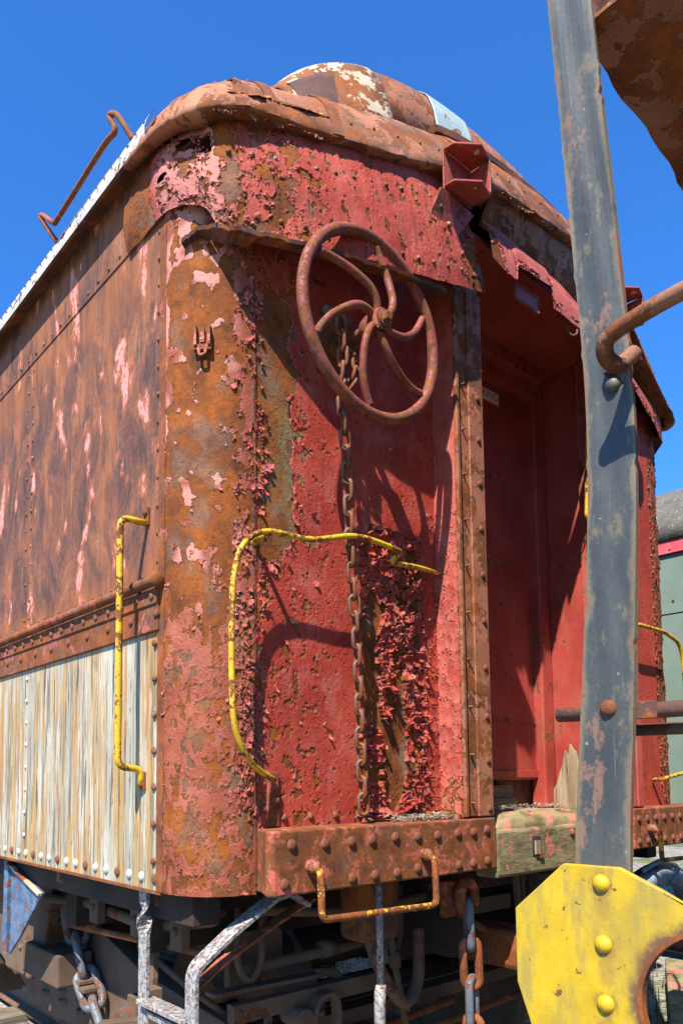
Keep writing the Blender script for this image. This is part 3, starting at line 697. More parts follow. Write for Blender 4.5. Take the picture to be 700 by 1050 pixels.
for i_s in (52, 63, 76, 96):
    a_, b_ = hood_rows[i_s], hood_rows[i_s + 1]; ms = MB(); r1 = []
    for q in range(3, 13):
        n_h = (a_[q] - a_[q - 1]).cross(b_[q] - a_[q]).normalized(); n_h = n_h if n_h.z - n_h.y > 0 else -n_h
        d_ = (b_[q] - a_[q]).normalized(); r1.append([a_[q] + n_h * .0035 - d_ * .022, a_[q] + n_h * .005, a_[q] + n_h * .0045 + d_ * .02])
    ms.strip(r1); ms.build('seam_strap', 'rust', CAR, solid=.003)
for x0, x1, y0 in ((1.20, 1.58, -.128), (1.575, 1.97, -.123), (1.965, 2.36, -.105)):
    mf = MB(); r1 = []
    for x in np.linspace(x0, x1, 16):
        zb = np.interp(x, [p[0] for p in RB_top], [p[2] for p in RB_top]) - .015; zt = np.interp(x, [p.x for p in hp[30:150]], [p.z for p in hp[30:150]]) + .03; w = .004 * math.sin(x * 31)
        yt = np.interp(x, [p.x for p in hp[30:150]], [p.y for p in hp[30:150]]) + .025
        r1.append([(x, y0 + .02 + w, zb), (x, y0 + w, zb + (zt - zb) * .35), (x, (y0 + yt) / 2 - .01 + w, zb + (zt - zb) * .7), (x, yt, zt)])
    mf.strip(r1); fo = mf.build('fascia_plate', 'hood', CAR, solid=.004, smooth=True)
# ragged lip hanging under the hood
for i0, i1 in ((42, 58), (60, 74), (98, 118)):
    ml = MB(); r1 = []
    for i in range(i0, i1 + 1):
        for f_ in (0, .25, .5, .75):
            if i == i1 and f_: break
            c_ = hood_rows[i][2].lerp(hood_rows[min(i + 1, len(hood_rows) - 1)][2], f_); e = random.uniform(.002, .014) + .012 * max(0, math.sin(i * .7))
            r1.append([c_ + Vector((0, .004, .012)), c_ + Vector((0, .002, -.004)), c_ + Vector((random.uniform(-.003, .003), random.uniform(-.004, .006), -e))])
    ml.strip(r1); ml.build('torn_lip', 'rust', CAR, solid=.001)
# torn curl on the hood edge
m = MB()
for i0, i1, q0, am in ((47, 66, 5, .007), (67, 76, 5, .006)):
    r1 = []
    for i in range(i0, i1 + 1):
        t = (i - i0) / (i1 - i0); c_ = hood_rows[i][q0]; e = am * math.sin(math.pi * t) ** .5 * random.uniform(.1, 1.6)
        n_h = (hood_rows[i][q0 + 1] - hood_rows[i][q0 - 1]).cross(hood_rows[i + 1][q0] - hood_rows[i - 1][q0]).normalized(); n_h = n_h if n_h.y < 0 else -n_h
        dn = (hood_rows[i][q0 - 1] - c_).normalized()
        r1.append([c_ - dn * .012 + n_h * .002, c_ + n_h * (.003 + e * .5), c_ + dn * (.004 + e) + n_h * (.003 + e)])
    m = MB(); m.strip(r1); m.build('torn_edge', 'orangerust', CAR, solid=.001)
# main roof
RP = [(-.03, 3.650), (.04, 3.690), (.16, 3.80), (.35, 4.0), (.55, 4.12), (.8, 4.22), (1.1, 4.29), (1.5, 4.32)]
RP = RP + [(3 - x, z) for x, z in RP[-2::-1]]
m = MB(); m.strip([[(x, y, z) for x, z in RP] for y in (.42, 9.2)]); m.build('roof', 'hood', CAR, solid=.006, smooth=True)
# raised deck (monitor) with bull-nosed end
def deckz(x): return 3.955 + .20 * (1 - ((x - 1.5) / 1.10) ** 2)
rows = []; dx = np.linspace(.42, 2.58, 50)
prof = [(.0, -.14), (.035, .06), (.065, .14), (.12, .20), (.22, .245), (.45, .27), (1.2, .28), (9.2, .28)]
for y, h in prof:
    rows.append([(x, y + .20 * abs((x - 1.5) / 1.08) ** 4, deckz(x) + h * (1 - abs((x - 1.5) / 1.085) ** 8)) for x in dx])
def deck_pt(x, k, off=.002):
    y = np.interp(k, range(len(prof)), [a for a, b in prof]); h = np.interp(k, range(len(prof)), [b for a, b in prof])
    return (x, y - off * .6 + .20 * abs((x - 1.5) / 1.08) ** 4, deckz(x) + h * (1 - abs((x - 1.5) / 1.085) ** 8) + off * .8)
m = MB(); m.strip(rows); m.build('roof_deck', 'hood', CAR, solid=.004, smooth=True)
def deck_patch(name, mat, x0, x1, i0, i1, off, hole=None, slope=0):
    rr = []
    pr = prof[i0:i1 + 1]
    ys = np.interp(np.linspace(0, len(pr) - 1, 14), range(len(pr)), [a for a, b in pr]); hs = np.interp(np.linspace(0, len(pr) - 1, 14), range(len(pr)), [b for a, b in pr])
    for k, (y, h) in enumerate(zip(ys, hs)):
        t = k / 13
        rr.append([(x, y - off + .20 * abs((x - 1.5) / 1.08) ** 4, deckz(x) + h * (1 - abs((x - 1.5) / 1.085) ** 8) + off) for x in np.linspace(x0, x1 - slope * t, 16)])
    mm = MB(); mm.strip(rr); return mm.build(name, mat, CAR, solid=.003, smooth=True)
deck_patch('cream_roof_panel', 'cream', .47, .88, 0, 4, .006, slope=.12)
deck_patch('blue_roof_panel', 'bluepanel', 1.12, 1.36, 0, 4, .006)
rr = []
for k in np.linspace(.25, 1.25, 8):
    sl = .02 * (1.25 - k)
    rr.append([deck_pt(x, k, .013) for x in np.linspace(.49 + sl, .645, 8)])
m = MB(); m.strip(rr); m.build('roof_opening_dark', 'darkrust', CAR, solid=.003)  # flat dark patch stands in for the shaded hole in the deck
# ridge angle on the right part of the hood
m = MB(); rr = [p + Vector((0, .150, .272)) for p in hp if 1.0 < p.x < 2.85 and p.y < -.05]
m.sweep(rr, [(0, -.018), (.026, -.018), (.026, .018), (0, .018)]); m.build('ridge_angle', 'darkrust', CAR)

# roof grab rail (left eave)
m = MB()
m.tube(catmull([(-0.06, 0.884, 3.571), (-0.095, 0.98, 3.717), (-0.095, 0.956, 3.715), (-0.095, 0.858, 3.629), (-0.095, 0.803, 3.619), (-0.095, 0.447, 3.644), (-0.095, 0.358, 3.638), (-0.095, 0.402, 3.721), (-0.095, 0.36, 3.699), (-0.09, 0.328, 3.658), (-0.06, 0.297, 3.581)], 5), .0095, 10)
m.build('roof_grab_rail', 'rust', CAR)

# roof brackets
def bracket(x):
    m = MB(); y = -.205 if x < 1.5 else -.15; z0, z1 = (3.575, 3.70) if x < 1.5 else (3.62, 3.745)
    m.box((x - .005, y - .006, z0 - .01), (x + .152, y, z1 + .01))
    m.box((x + .146, y - .088, z0), (x + .153, y - .006, z1))
    m.prism([(x - .004, y - .006, z1 + .008), (x - .004, y - .05, z1), (x + .075, y - .105, z1), (x + .152, y - .085, z1), (x + .152, y - .006, z1 + .008)], (0, 0, .008))
    m.prism([(x - .004, y - .006, z0 - .002), (x - .004, y - .05, z0 - .01), (x + .075, y - .105, z0 - .01), (x + .152, y - .085, z0 - .01), (x + .152, y - .006, z0 - .002)], (0, 0, .008))
    m.prism([(x - .03, y - .004, z0 - .02), (x - .06, y + .02, z0 - .11), (x - .05, y + .025, z0 - .16), (x + .06, y + .03, z0 - .17), (x + .16, y, z0 - .03)], (0, -.01, 0))
    o = m.build('roof_bracket', 'wornred', CAR, bevel=.002)
    h = MB(); h.build('bolt', 'cream', o)
    for p_, n_, r_, h_ in (((x + .085, y - .072, z0 - .0115), (0, 0, -1), .014, .004), ((x + .085, y - .075, z1 - .001), (0, 0, -1), .014, .004), ((x - .015, y + .008, z0 - .075), (0, -1, 0), .012, .010), ((x + .03, y + .008, z0 - .12), (0, -1, 0), .012, .010)):  # first two are pale discs for light through the flange holes
        h = MB(); h.dome(p_, n_, r_, h_, 12); h.build('bolt', 'cream', o)
bracket(.865); bracket(2.12)

# ================================================================== DOOR POSTS, DOOR, VESTIBULE
m = MB(); m.box((XP0, -.10, 1.402), (XP1, .0, 3.40)); m.box((XP0 - .004, -.116, 1.402), (XP0 + .012, -.1005, 3.34)); m.box((1.108, -.1085, 1.402), (XP1 + .004, -.1005, 3.36))
post = m.build('door_post', 'post', CAR, bevel=.003)
m = MB(); m.box((XP1 + .0045, -.106, 1.402), (XP1 + .006, .1, 3.40)); m.build('post_cheek', 'vest', CAR)
m = MB(); m.box((2.20, -.10, 1.402), (2.30, .0, 3.50)); m.box((2.29, -.108, 1.402), (2.345, -.1005, 3.4)); m.build('door_post', 'red', CAR, bevel=.004)
XJ, XK, XL = 2.240, 2.333, 2.329                      # casing edge, splay start, splay end
m = MB(); m.box((XJ, .32, 1.386), (XK, .40, 3.598)); m.build('door_casing', 'vest', CAR, bevel=.010)
m = MB(); m.prism([(XK + .001, .325, 1.386), (XL, .13, 1.386), (XL + .03, .13, 1.386), (XK + .05, .36, 1.386)], (0, 0, 2.212)); m.build('door_jamb', 'vest', CAR, bevel=.006)
m = MB(); m.box((2.300, .001, 1.386), (2.345, .128, 3.598)); m.build('jamb_strip', 'wornred', CAR, bevel=.004)
m = MB(); m.box((1.15, .37, 1.525), (2.50, .39, 3.70)); door = m.build('door', 'vest', CAR, bevel=.003)
m = MB(); m.box((1.15, .360, 1.535), (2.50, .3695, 1.57)); m.box((1.15, .364, 1.80), (2.50, .3695, 1.806)); m.build('kick_plate', 'vest', door, bevel=.002)
m = MB(); m.box((1.10, -.10, 3.60), (2.55, .44, 3.62)); m.build('vestibule_ceiling', 'vest', CAR)
m = MB(); m.box((1.15, .26, 3.53), (XJ, .3695, 3.599)); m.box((1.15, .31, 3.47), (XJ, .3695, 3.53)); m.build('door_header', 'vest', CAR, bevel=.006)
m = MB(); m.box((1.08, .42, 1.30), (2.55, .44, 3.60)); m.build('vestibule_back', 'darkrust', CAR)
m = MB(); m.box((1.11, -.0, 1.36), (2.5, .419, 1.385)); m.build('vestibule_floor', 'rotwood', CAR)
m = MB(); q_ = []
def on_splay(t, z, off=.012):
    d = Vector((XL - XK, -.195, 0)); nn = Vector((-.195, -(XL - XK), 0)).normalized()
    return Vector((XK, .325, z)) + d * t + nn * off
q_ = [on_splay(t, z) for t, z in ((.0, 1.386), (1., 1.386), (1., 1.56), (.9, 1.53), (.82, 1.60), (.74, 1.585), (.66, 1.66), (.58, 1.675), (.5, 1.70), (.44, 1.64), (.36, 1.67), (.28, 1.60), (.2, 1.56), (.1, 1.50), (0., 1.47))]
m.prism(q_, Vector((-.195, -(XL - XK), 0)).normalized() * .012); m.build('rotten_timber', 'rotwood', CAR, bevel=.002)
m = MB(); m.box((1.16, .33, 1.386), (2.0, .415, 1.44)); m.box((1.2, .35, 1.44), (2.0, .415, 1.50)); m.build('threshold', 'tiewood', CAR)
# hook under the right board
m = MB(); m.tube(catmull([(1.77, -.14, 3.48), (1.77, -.14, 3.44), (1.785, -.15, 3.415), (1.805, -.16, 3.425), (1.81, -.16, 3.445)], 5), .005, 8); m.build('hook', 'grime_shade2', CAR)
# number plate in the notch
m = MB(); m.box((1.411, -.122, 3.445), (1.579, -.114, 3.508)); pl = m.build('number_plate', 'red', CAR, bevel=.002)
m = MB()
for a_, b_ in (((1.411000, -.126, 3.441000), (1.579000, -.1225, 3.448000)), ((1.411000, -.126, 3.505000), (1.579000, -.1225, 3.512000)), ((1.411000, -.126, 3.448500), (1.417000, -.1225, 3.504500)), ((1.573000, -.126, 3.448500), (1.579000, -.1225, 3.504500))): m.box(a_, b_)
m.build('plate_frame', 'rivet_rust', pl)
# smoking sign on the door
def text_mesh(body, size, loc, mat, parent, name='lettering'):
    cu = bpy.data.curves.new(name, 'FONT'); cu.body = body; cu.size = size; cu.extrude = .0004; cu.align_x = 'RIGHT'
    to = bpy.data.objects.new(name, cu); COL.objects.link(to)
    dg = bpy.context.evaluated_depsgraph_get(); me = bpy.data.meshes.new_from_object(to.evaluated_get(dg))
    bpy.data.objects.remove(to)
    me.transform(Matrix.Translation(loc) @ Matrix.Rotation(math.pi / 2, 4, 'X')); me.materials.clear(); me.materials.append(M[mat])
    return link(name, me, parent)
m = MB(); m.box((1.691, .3645, 3.372), (2.001, .3695, 3.438)); sg = m.build('sign', 'signred', door)
m = MB(); m.box((1.696, .3625, 3.377), (1.996, .3645, 3.433)); m.build('sign_face', 'white', sg)
text_mesh('NO SMOKING', .052, Vector((1.989, .3618, 3.392)), 'signred', sg)

# ================================================================== END BEAMS
def beam(x0, x1, roundleft, mat='beam'):
    z0, z1 = 1.216, 1.396
    pl = []
    if roundleft:
        pl = [(.205, .03), (.198, -.02), (.172, -.07), (.158, -.095), (.160, -.110), (.172, -.118), (.19, -.12), (x1, -.12), (x1, .03)]
    else:
        pl = [(x0, .03), (x0, -.12), (x1, -.12), (x1, .03)]
    m = MB(); m.prism([(x, y, z0) for x, y in pl], (0, 0, z1 - z0))
    return m.build('end_beam', mat, CAR, bevel=.006)
bl = beam(.115, 1.188, True)
br = beam(2.215, 3.03, False)
m = MB(); m.box((1.191, -.118, 1.178), (2.212, -.02, 1.350)); cb = m.build('centre_beam', 'moss', CAR, bevel=.012)
m = MB(); rows = []
for x in np.linspace(1.196, 2.205, 40):
    w = .006 * math.sin(x * 31) + .004 * math.sin(x * 71); t = min(1, (x - 1.196) / .10)
    rows.append([(x, -.105 + w, 1.348), (x, -.10 + w, 1.352 + .03 * t), (x, -.075 + w, 1.356 + .030 * t), (x, -.03, 1.36 + .042 * t + w), (x, .05, 1.365 + .035 * t)])
m.strip(rows); m.build('mossy_ledge', 'moss', CAR, smooth=True)
m = MB(); m.box((1.415, -.121, 1.245), (1.47, -.1185, 1.315)); s_ = m.build('beam_slot_dark', 'black', cb)  # flat black plate stands in for the dark inside of the slot
m = MB(); m.box((1.425, -.128, 1.25), (1.455, -.1215, 1.30)); m.build('wood_plug', 'rotwood', s_)
m = MB(); m.box((1.455, -.128, 1.236), (1.478, -.119, 1.252)); m.build('latch', 'rust', cb); m = MB(); m.dome((1.695, -.118, 1.318), (0, -1, 0), .016, .010); m.build('bolt', 'rust', cb)
m = MB(); m.box((.19, -.001, 1.22), (2.9, .03, 1.37)); m.build('sill_plate', 'darkrust', CAR)

# ================================================================== RIVETS
rv = MB(); rv.dome((0, 0, -.001), (0, 0, 1), 1, .62, 12, 4)
rv_me = bpy.data.meshes.new('rivet'); rv_me.from_pydata(rv.v, [], rv.f); rv_me.materials.append(M['rivet_red'])
for p in rv_me.polygons: p.use_smooth = True
rv_me2 = rv_me.copy(); rv_me2.materials.clear(); rv_me2.materials.append(M['rivet_rust'])
rv_me3 = rv_me.copy(); rv_me3.materials.clear(); rv_me3.materials.append(M['whitestrip'])
proto_rivet = {}
def rivet(parent, pos, nrm, r, me):
    o = bpy.data.objects.new('rivet', me); COL.objects.link(o); o.parent = parent
    o.rotation_mode = 'QUATERNION'; o.rotation_quaternion = Vector(nrm).to_track_quat('Z', 'Y'); o.scale = (r, r, r)
    o.location = Vector(pos)
belt = [o for o in CAR.children if o.name.startswith('belt_rail')][0]
lower = [o for o in CAR.children if o.name.startswith('lower_side_panel')][0]
for i, x in enumerate((.231, .356, .463, .550, .655, .762, .860, .968, 1.054, 1.13)): rivet(bl, (x, -.12, 1.353 + random.uniform(-.004, .004)), (0, -1, 0), .0165, (rv_me, rv_me2)[i % 3 == 2])
for i, x in enumerate((.205, .248 + .085, .465, .561, .661, .759, .969, 1.05, 1.13)): rivet(bl, (x, -.12, 1.248 + random.uniform(-.004, .004)), (0, -1, 0), .0165, (rv_me2, rv_me)[i % 3 == 1])
for i in range(9):
    for z in (1.35, 1.25): rivet(br, (2.255 + i * .083, -.12, z), (0, -1, 0), .0165, rv_me if i % 2 else rv_me2)
for i, z in enumerate((3.274, 3.116, 2.95, 2.791, 2.624, 2.453, 2.28, 2.11, 1.937, 1.759, 1.6, 1.428)): rivet(post, (1.158 + (3.27 - z) * .006, -.1085, z), (0, -1, 0), .0135, rv_me if i % 2 else rv_me2)
for i in range(19): rivet(lower, (0, .23 + i * .0785, 1.247), (-1, 0, 0), .016, rv_me3 if i % 3 else rv_me2)
for i in range(11): rivet(belt, (-.012, .213 + i * .158, 2.036), (-1, 0, 0), .0145, rv_me if i % 2 else rv_me2)
for i in range(15): rivet(belt, (-.018, .23 + i * .095, 2.090), (-1, 0, 0), .013, rv_me2 if i % 2 else rv_me)
# all the small rows as one part
RR = MB()
def row(p, q, step, n, r=.008, h=.005, c=0):
    p = Vector(p); q = Vector(q); k = max(1, int((q - p).length / step)); RR.cur = c
    for i in range(k + 1): RR.dome(p.lerp(q, i / k) + Vector((random.uniform(-.002, .002),) * 3), n, r, h, 8, 3)
row((-.004, .24, 3.325), (-.004, 7, 3.325), .083, (-1, 0, 0)); row((-.0, .23, 2.2), (-.0, .23, 3.26), .085, (-1, 0, 0)); row((0, 1.27, 2.2), (0, 1.27, 3.26), .075, (-1, 0, 0)); row((0, 1.325, 2.2), (0, 1.325, 3.26), .075, (-1, 0, 0))
row((0, 2.5, 2.2), (0, 2.5, 3.26), .075, (-1, 0, 0)); row((0, .25, 2.17), (0, 5, 2.17), .07, (-1, 0, 0), .007, .004)
row((-.004, .235, 1.30), (-.004, .235, 1.95), .098, (-1, 0, 0), .012, .008); row((0, 1.275, 1.32), (0, 1.275, 1.95), .085, (-1, 0, 0), .010, .007, 1); row((0, 1.75, 1.247), (0, 8, 1.247), .078, (-1, 0, 0), .016, .01, 1); row((-.012, 1.95, 2.036), (-.012, 8, 2.036), .158, (-1, 0, 0), .014, .009); row((-.018, 1.65, 2.09), (-.018, 8, 2.09), .095, (-1, 0, 0), .013, .008)
row((-.0735, .2, 3.565), (-.0735, 7, 3.565), .055, (-1, 0, .35), .006, .004, 2)
for z in np.arange(1.45, 3.15, .075): RR.cur = 0; RR.dome((RC + .03, -.002, z), (0, -1, 0), .008, .006, 8, 3)
for z in np.arange(1.45, 3.15, .13): RR.dome((.70 + random.uniform(-.003, .003), -.001, z), (0, -1, 0), .007, .006, 8, 3); RR.dome((.985, -.001, z), (0, -1, 0), .007, .006, 8, 3)
for x in np.arange(.3, 1.0, .105): RR.dome((x, -.002, 1.425), (0, -1, 0), .013, .010, 8, 3)
S_ = board_map(LB_bot, LB_top)
uu = np.linspace(.34, .92, 13)
for vv in (.12, .62):
    U_, V_ = np.meshgrid(uu, np.array([vv - .02, vv]), indexing='ij'); P_, N_, a_, b_ = S_(U_, V_)
    for i in range(13): RR.dome(P_[i, 1] + N_[i, 1] * .001, -N_[i, 1] if N_[i, 1][1] > 0 else N_[i, 1], .009, .007, 8, 3)
for t in range(0, len(hood_rows), 3):
    for q in (5, 9):
        c_ = hood_rows[t][q]; n_h = (hood_rows[t][q] - hood_rows[t][q - 1]).cross(hood_rows[min(t + 1, len(hood_rows) - 1)][q] - hood_rows[t][q])
        if n_h.length > 1e-7:
            n_h.normalize(); n_h = n_h if n_h.z - n_h.y > 0 else -n_h
            if .05 < c_.x < 2.95: RR.dome(c_ + n_h * .002, n_h, .006, .005, 8, 3)
for x in np.arange(.48, 2.5, .07): RR.dome(deck_pt(x, 3.2), (0, -.6, .8), .007, .006, 8, 3)
for z in np.arange(1.5, 3.2, .09): RR.dome((2.76, -.002, z), (0, -1, 0), .009, .007, 8, 3)
for z in np.arange(1.45, 3.25, .17): RR.dome((XP0 + .045, -.101, z), (0, -1, 0), .005, .018, 6, 3)
rr_ = RR.build('rivets', ['rivet_rust', 'whitestrip', 'darkrust'], CAR, fixn=False); rr_['kind'] = 'stuff'

# ================================================================== HAND WHEEL
WC = Vector((0.521, -.185, 2.950)); WR = .290
m = MB(); m.tube([WC + Vector((WR * math.cos(a), 0, WR * math.sin(a))) for a in np.linspace(0, 2 * math.pi, 72, endpoint=False)], .0185, 14, closed=True)
bw = m.build('brake_wheel', 'wheel', CAR)
for k in range(6):
    A = 144 - 60 * k; pts = []
    for r, da, dy in ((.022, -48, -.022), (.06, -42, -.030), (.10, -32, -.030), (.14, -21, -.022), (.19, -11, -.010), (.235, -3, -.002), (.266, 2, 0)):
        a = R(A + da); pts.append(WC + Vector((r * math.cos(a), dy, r * math.sin(a))))
    mm = MB(); c = catmull(pts, 6); n = len(c)
    mm.smooth = True
    for i in range(1): mm.tube(c, .0125, 12)
    mm.build('spoke', 'wheel', bw)
m = MB(); m.tube([WC + Vector((0, -.048, 0)), WC + Vector((0, -.045, 0)), WC + Vector((0, .03, 0))], .036, 24); hub = m.build('hub', 'wheel', bw, bevel=.008)
m = MB(); n_ = 4
m.smooth = False; m.sweep([WC + Vector((0, -.049, 0)), WC + Vector((0, -.072, 0))], [(.018 * math.cos(R(45 + 90 * i)), .018 * math.sin(R(45 + 90 * i))) for i in range(4)]); m.cyl(WC + Vector((0, -.0495, 0)), WC + Vector((0, -.054, 0)), .026, 20)
m.build('nut', 'chain', hub, bevel=.002)
m = MB(); m.cyl(WC + Vector((0, .03, 0)), (WC.x, .01, WC.z), .016, 14); m.cyl((WC.x, -.08, WC.z - .01), (WC.x, -.02, WC.z - .01), .032, 18)
for i in range(12):
    a = i * math.pi / 6; m.bar((WC.x, -.07, WC.z - .01), (WC.x + .055 * math.cos(a), -.07, WC.z - .01 + .055 * math.sin(a)), .014, .014, (0, 1, 0))
m.box((WC.x - .07, -.02, WC.z - .09), (WC.x + .06, .0, WC.z + .09)); m.build('brake_shaft', 'rust', CAR, bevel=.002)
m = MB(); m.cyl((.40, -.09, 3.01), (.485, -.105, 2.98), .013, 12); m.cyl((.48, -.1045, 2.982), (.493, -.107, 2.977), .019, 12); m.build('brake_pawl', 'grime_shade2', CAR)

# small bracket on the corner panel
m = MB(); n = Vector((-.72, -.69, 0)).normalized(); t = Vector((.69, -.72, 0)).normalized(); c = Vector((.055, .062, 2.83))
def P(a, b, z): return tuple(c + t * a + n * b + Vector((0, 0, z)))
m.bar(P(0, .004, -.02), P(0, .004, .05), .052, .006, n)
for a in (-.021, .021): m.bar(P(a, .016, -.012), P(a, .016, .050), .008, .020, n)
m.bar(P(-.001, .012, .0), P(-.001, .012, .045), .014, .012, n); m.bar(P(-.027, .014, -.016), P(.027, .014, -.016), .012, .016, (0, 0, 1))
m.tube(fillet([P(-.010, .016, -.016), P(-.010, .026, -.045), P(.010, .026, -.045), P(.010, .016, -.016)], .01), .0045, 8)
m.build('lamp_bracket', 'beam', CAR, bevel=.0015)

# ================================================================== GRAB IRONS
def grab(name, pts, r, mat, ends=(), fil=.04):
    m = MB(); m.tube(fillet(pts, fil, 7), r, 12); o = m.build(name, mat, CAR)
    for p, d, n in ends:
        p = Vector(p); d = Vector(d); n = Vector(n)
        e = MB(); e.bar(p + n * .004 - d * .018, p + n * .004 + d * .038, .026, .008, n); e.dome(p + n * .008 + d * .022, n, .013, .010)
        e.build('foot', 'rust', o, bevel=.002)
    return o
grab('grab_iron', [(-.006, .289, 2.334), (-.095, .289, 2.334), (-.092, .295, 1.578), (-.012, .300, 1.570), (-.012, .300, 1.52)], .0105, 'yellow', [((-.001, .289, 2.345), (0, 0, 1), (-1, 0, 0)), ((-.001, .300, 1.545), (0, 0, -1), (-1, 0, 0))], .03)
ge = [(0.25, -0.02, 1.536), (0.169, -0.055, 1.564), (0.102, -0.08, 1.606), (0.06, -0.088, 1.682), (0.049, -0.09, 1.801), (0.049, -0.09, 2.015), (0.063, -0.09, 2.132), (0.1, -0.09, 2.205), (0.177, -0.09, 2.246), (0.34, -0.095, 2.254), (0.511, -0.11, 2.294), (0.67, -0.12, 2.284), (0.7, -0.118, 2.274), (0.681, -0.105, 2.248), (0.71, -0.1, 2.244), (0.827, -0.075, 2.26), (0.991, -0.035, 2.276), (1.055, -0.006, 2.29)]
m = MB(); m.tube(catmull(ge, 6), .0088, 12); g = m.build('grab_iron', 'yellow', CAR)
m = MB(); m.tube([(0.18, -0.09, 2.241), (0.19, -0.003, 2.246)], .0085, 10); m.dome((0.19, -0.001, 2.246), (0, -1, 0), .02, .008); m.build('stand_off', 'yellow', g)
m = MB(); m.bar((.256, -.006, 1.56), (.256, -.006, 1.40), .04, .010, (0, 1, 0)); m.dome((.262, -.012, 1.475), (0, -1, 0), .015, .011); m.build('foot', 'beam', g, bevel=.002)
grab('grab_iron', [(2.42, -.01, 2.262), (2.43, -.07, 2.262), (2.707, -.07, 2.258), (2.87, -.07, 2.222), (2.915, -.07, 2.14), (2.93, -.07, 1.70), (2.90, -.07, 1.56), (2.66, -.065, 1.53), (2.654, -.01, 1.52)], .0095, 'yellow')
grab('grab_iron', [(2.30, .03, 3.201), (2.212, .02, 3.201), (2.172, .02, 2.753), (2.30, .03, 2.74)], .0125, 'yellow', fil=.02)
def step_grab(x0, x1, z0, z1, mat):
    m = MB(); m.tube(fillet([(x0 + .004, -.13, z1), (x0, -.168, z1 - .004), (x0, -.172, z0), (x1, -.172, z0 - .012), (x1, -.168, z1 - .004), (x1 + .004, -.13, z1)], .025, 6), .0105, 12); o = m.build('step_grab', mat, CAR)
    for x in (x0, x1):
        e = MB(); e.cyl((x + .004, -.146, z1 + .004), (x + .004, -.118, z1 + .004), .020, 16); e.dome((x + .004, -.1455, z1 + .004), (0, -1, 0), .015, .009); e.build('bolt', ('rivet_red', 'rivet_rust')[x > .5], o, bevel=.003)
step_grab(.295, .785, 1.150, 1.288, 'orangerust'); step_grab(2.35, 2.85, 1.165, 1.30, 'orangerust')

# ================================================================== STIRRUP STEPS
def twisted():
    m = MB(); n = 40; pts = []; tw = []
    for i in range(n):
        z = 1.20 - i / (n - 1) * .55; pts.append((.03, .345, z)); tw.append(R(180) * float(sstep(1.17, 1.06, np.array(z))) + R(0))
    m.sweep(pts, [(-.024, -.007), (.024, -.007), (.024, .007), (-.024, .007)], up=(0, 1, 0), twist=tw); return m
st = twisted().build('stirrup_step', 'shadeblue_iron', CAR, bevel=.002)
m = MB(); pth = fillet([(.03, .075, .55), (.03, .075, 1.01), (.150, .05, 1.105), (.30, .05, 1.185), (.36, .05, 1.195), (.43, .05, 1.15)], .035, 6)
m.sweep(pth, [(-.007, -.026), (.007, -.026), (.007, .026), (-.007, .026)], up=(1, 0, 0)); m.build('hanger', 'shadeblue_iron', st, bevel=.002)
m = MB(); m.box((.0, .085, .865), (.06, .34, .879)); m.bar((.03, .14, .84), (.03, .30, .84), .03, .02); m.build('tread', 'shadeblue_iron', st, bevel=.002)
m = MB(); m.sweep([(.46, .06, 1.165), (.30, .08, 1.09), (.15, .10, 1.01), (.045, .10, .945)], [(-.004, -.024), (.004, -.024), (.004, .024), (-.004, .024)], up=(-.4, 0, 1)); m.build('brace', 'beam', st, bevel=.001)
m = MB(); m.prism([(.05, 1.20, 1.09), (.05, 1.62, 1.19), (.05, 1.66, .80), (.05, 1.56, .79), (.05, 1.44, .88)], (.012, 0, 0)); sgp = m.build('step_gusset', 'blueplate', CAR, bevel=.002); m = MB(); m.bar((.040, 1.56, 1.178), (.040, 1.20, 1.085), .020, .012); m.build('edge_strip', 'cream', sgp, bevel=.002); m = MB(); m.box((.035, 1.555, .79), (.05, 1.60, 1.19)); m.build('hanger', 'blueplate', sgp, bevel=.002)

# ================================================================== UNDERFRAME AND TRUCK
for x in (.06, 2.84):
    m = MB(); m.box((x, .12, 1.115), (x + .10, 9.2, 1.205)); m.build('side_sill', 'grime_shade', CAR, bevel=.004)
m = MB(); m.box((1.2, .1, .86), (1.28, 9.2, 1.18)); m.box((1.72, .1, .86), (1.80, 9.2, 1.18)); m.box((1.285, .1, 1.10), (1.715, 9.2, 1.17)); m.build('centre_sill', 'grime_shade', CAR, bevel=.006)
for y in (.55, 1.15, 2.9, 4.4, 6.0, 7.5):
    m = MB(); m.box((.17, y, .95), (2.83, y + .10, 1.19)); m.build('cross_bearer', 'grime_shade', CAR, bevel=.004)
m = MB(); m.box((-.0, .2, 1.2075), (3.0, 9.2, 1.2095)); m.build('floor', 'grime_shade', CAR)
m = MB(); m.box((.74, .10, .97), (.93, .24, 1.20)); m.build('buffer_block', 'darkrust', CAR, bevel=.03)
m = MB(); m.tube([(.705, .0, 1.20), (.705, .0, .86)], .012, 10); m.tube([(.705, .0, .87), (.700, .0, .80), (.703, .0, .5)], .019, 10); m.build('uncoupling_rod', 'shadeblue_iron', CAR)
m = MB(); m.prism([(1.07, .02, 1.035), (1.07, .02, 1.165), (1.20, .02, 1.165), (1.235, .02, 1.13), (1.235, .02, 1.06), (1.20, .02, 1.035)], (0, .03, 0))
m.tube([(1.155 + .042 * math.cos(a), -.01, 1.105 + .055 * math.sin(a)) for a in np.linspace(-.6, 4.2, 20)], .020, 12); m.build('chain_hook', 'beam', CAR, bevel=.006)
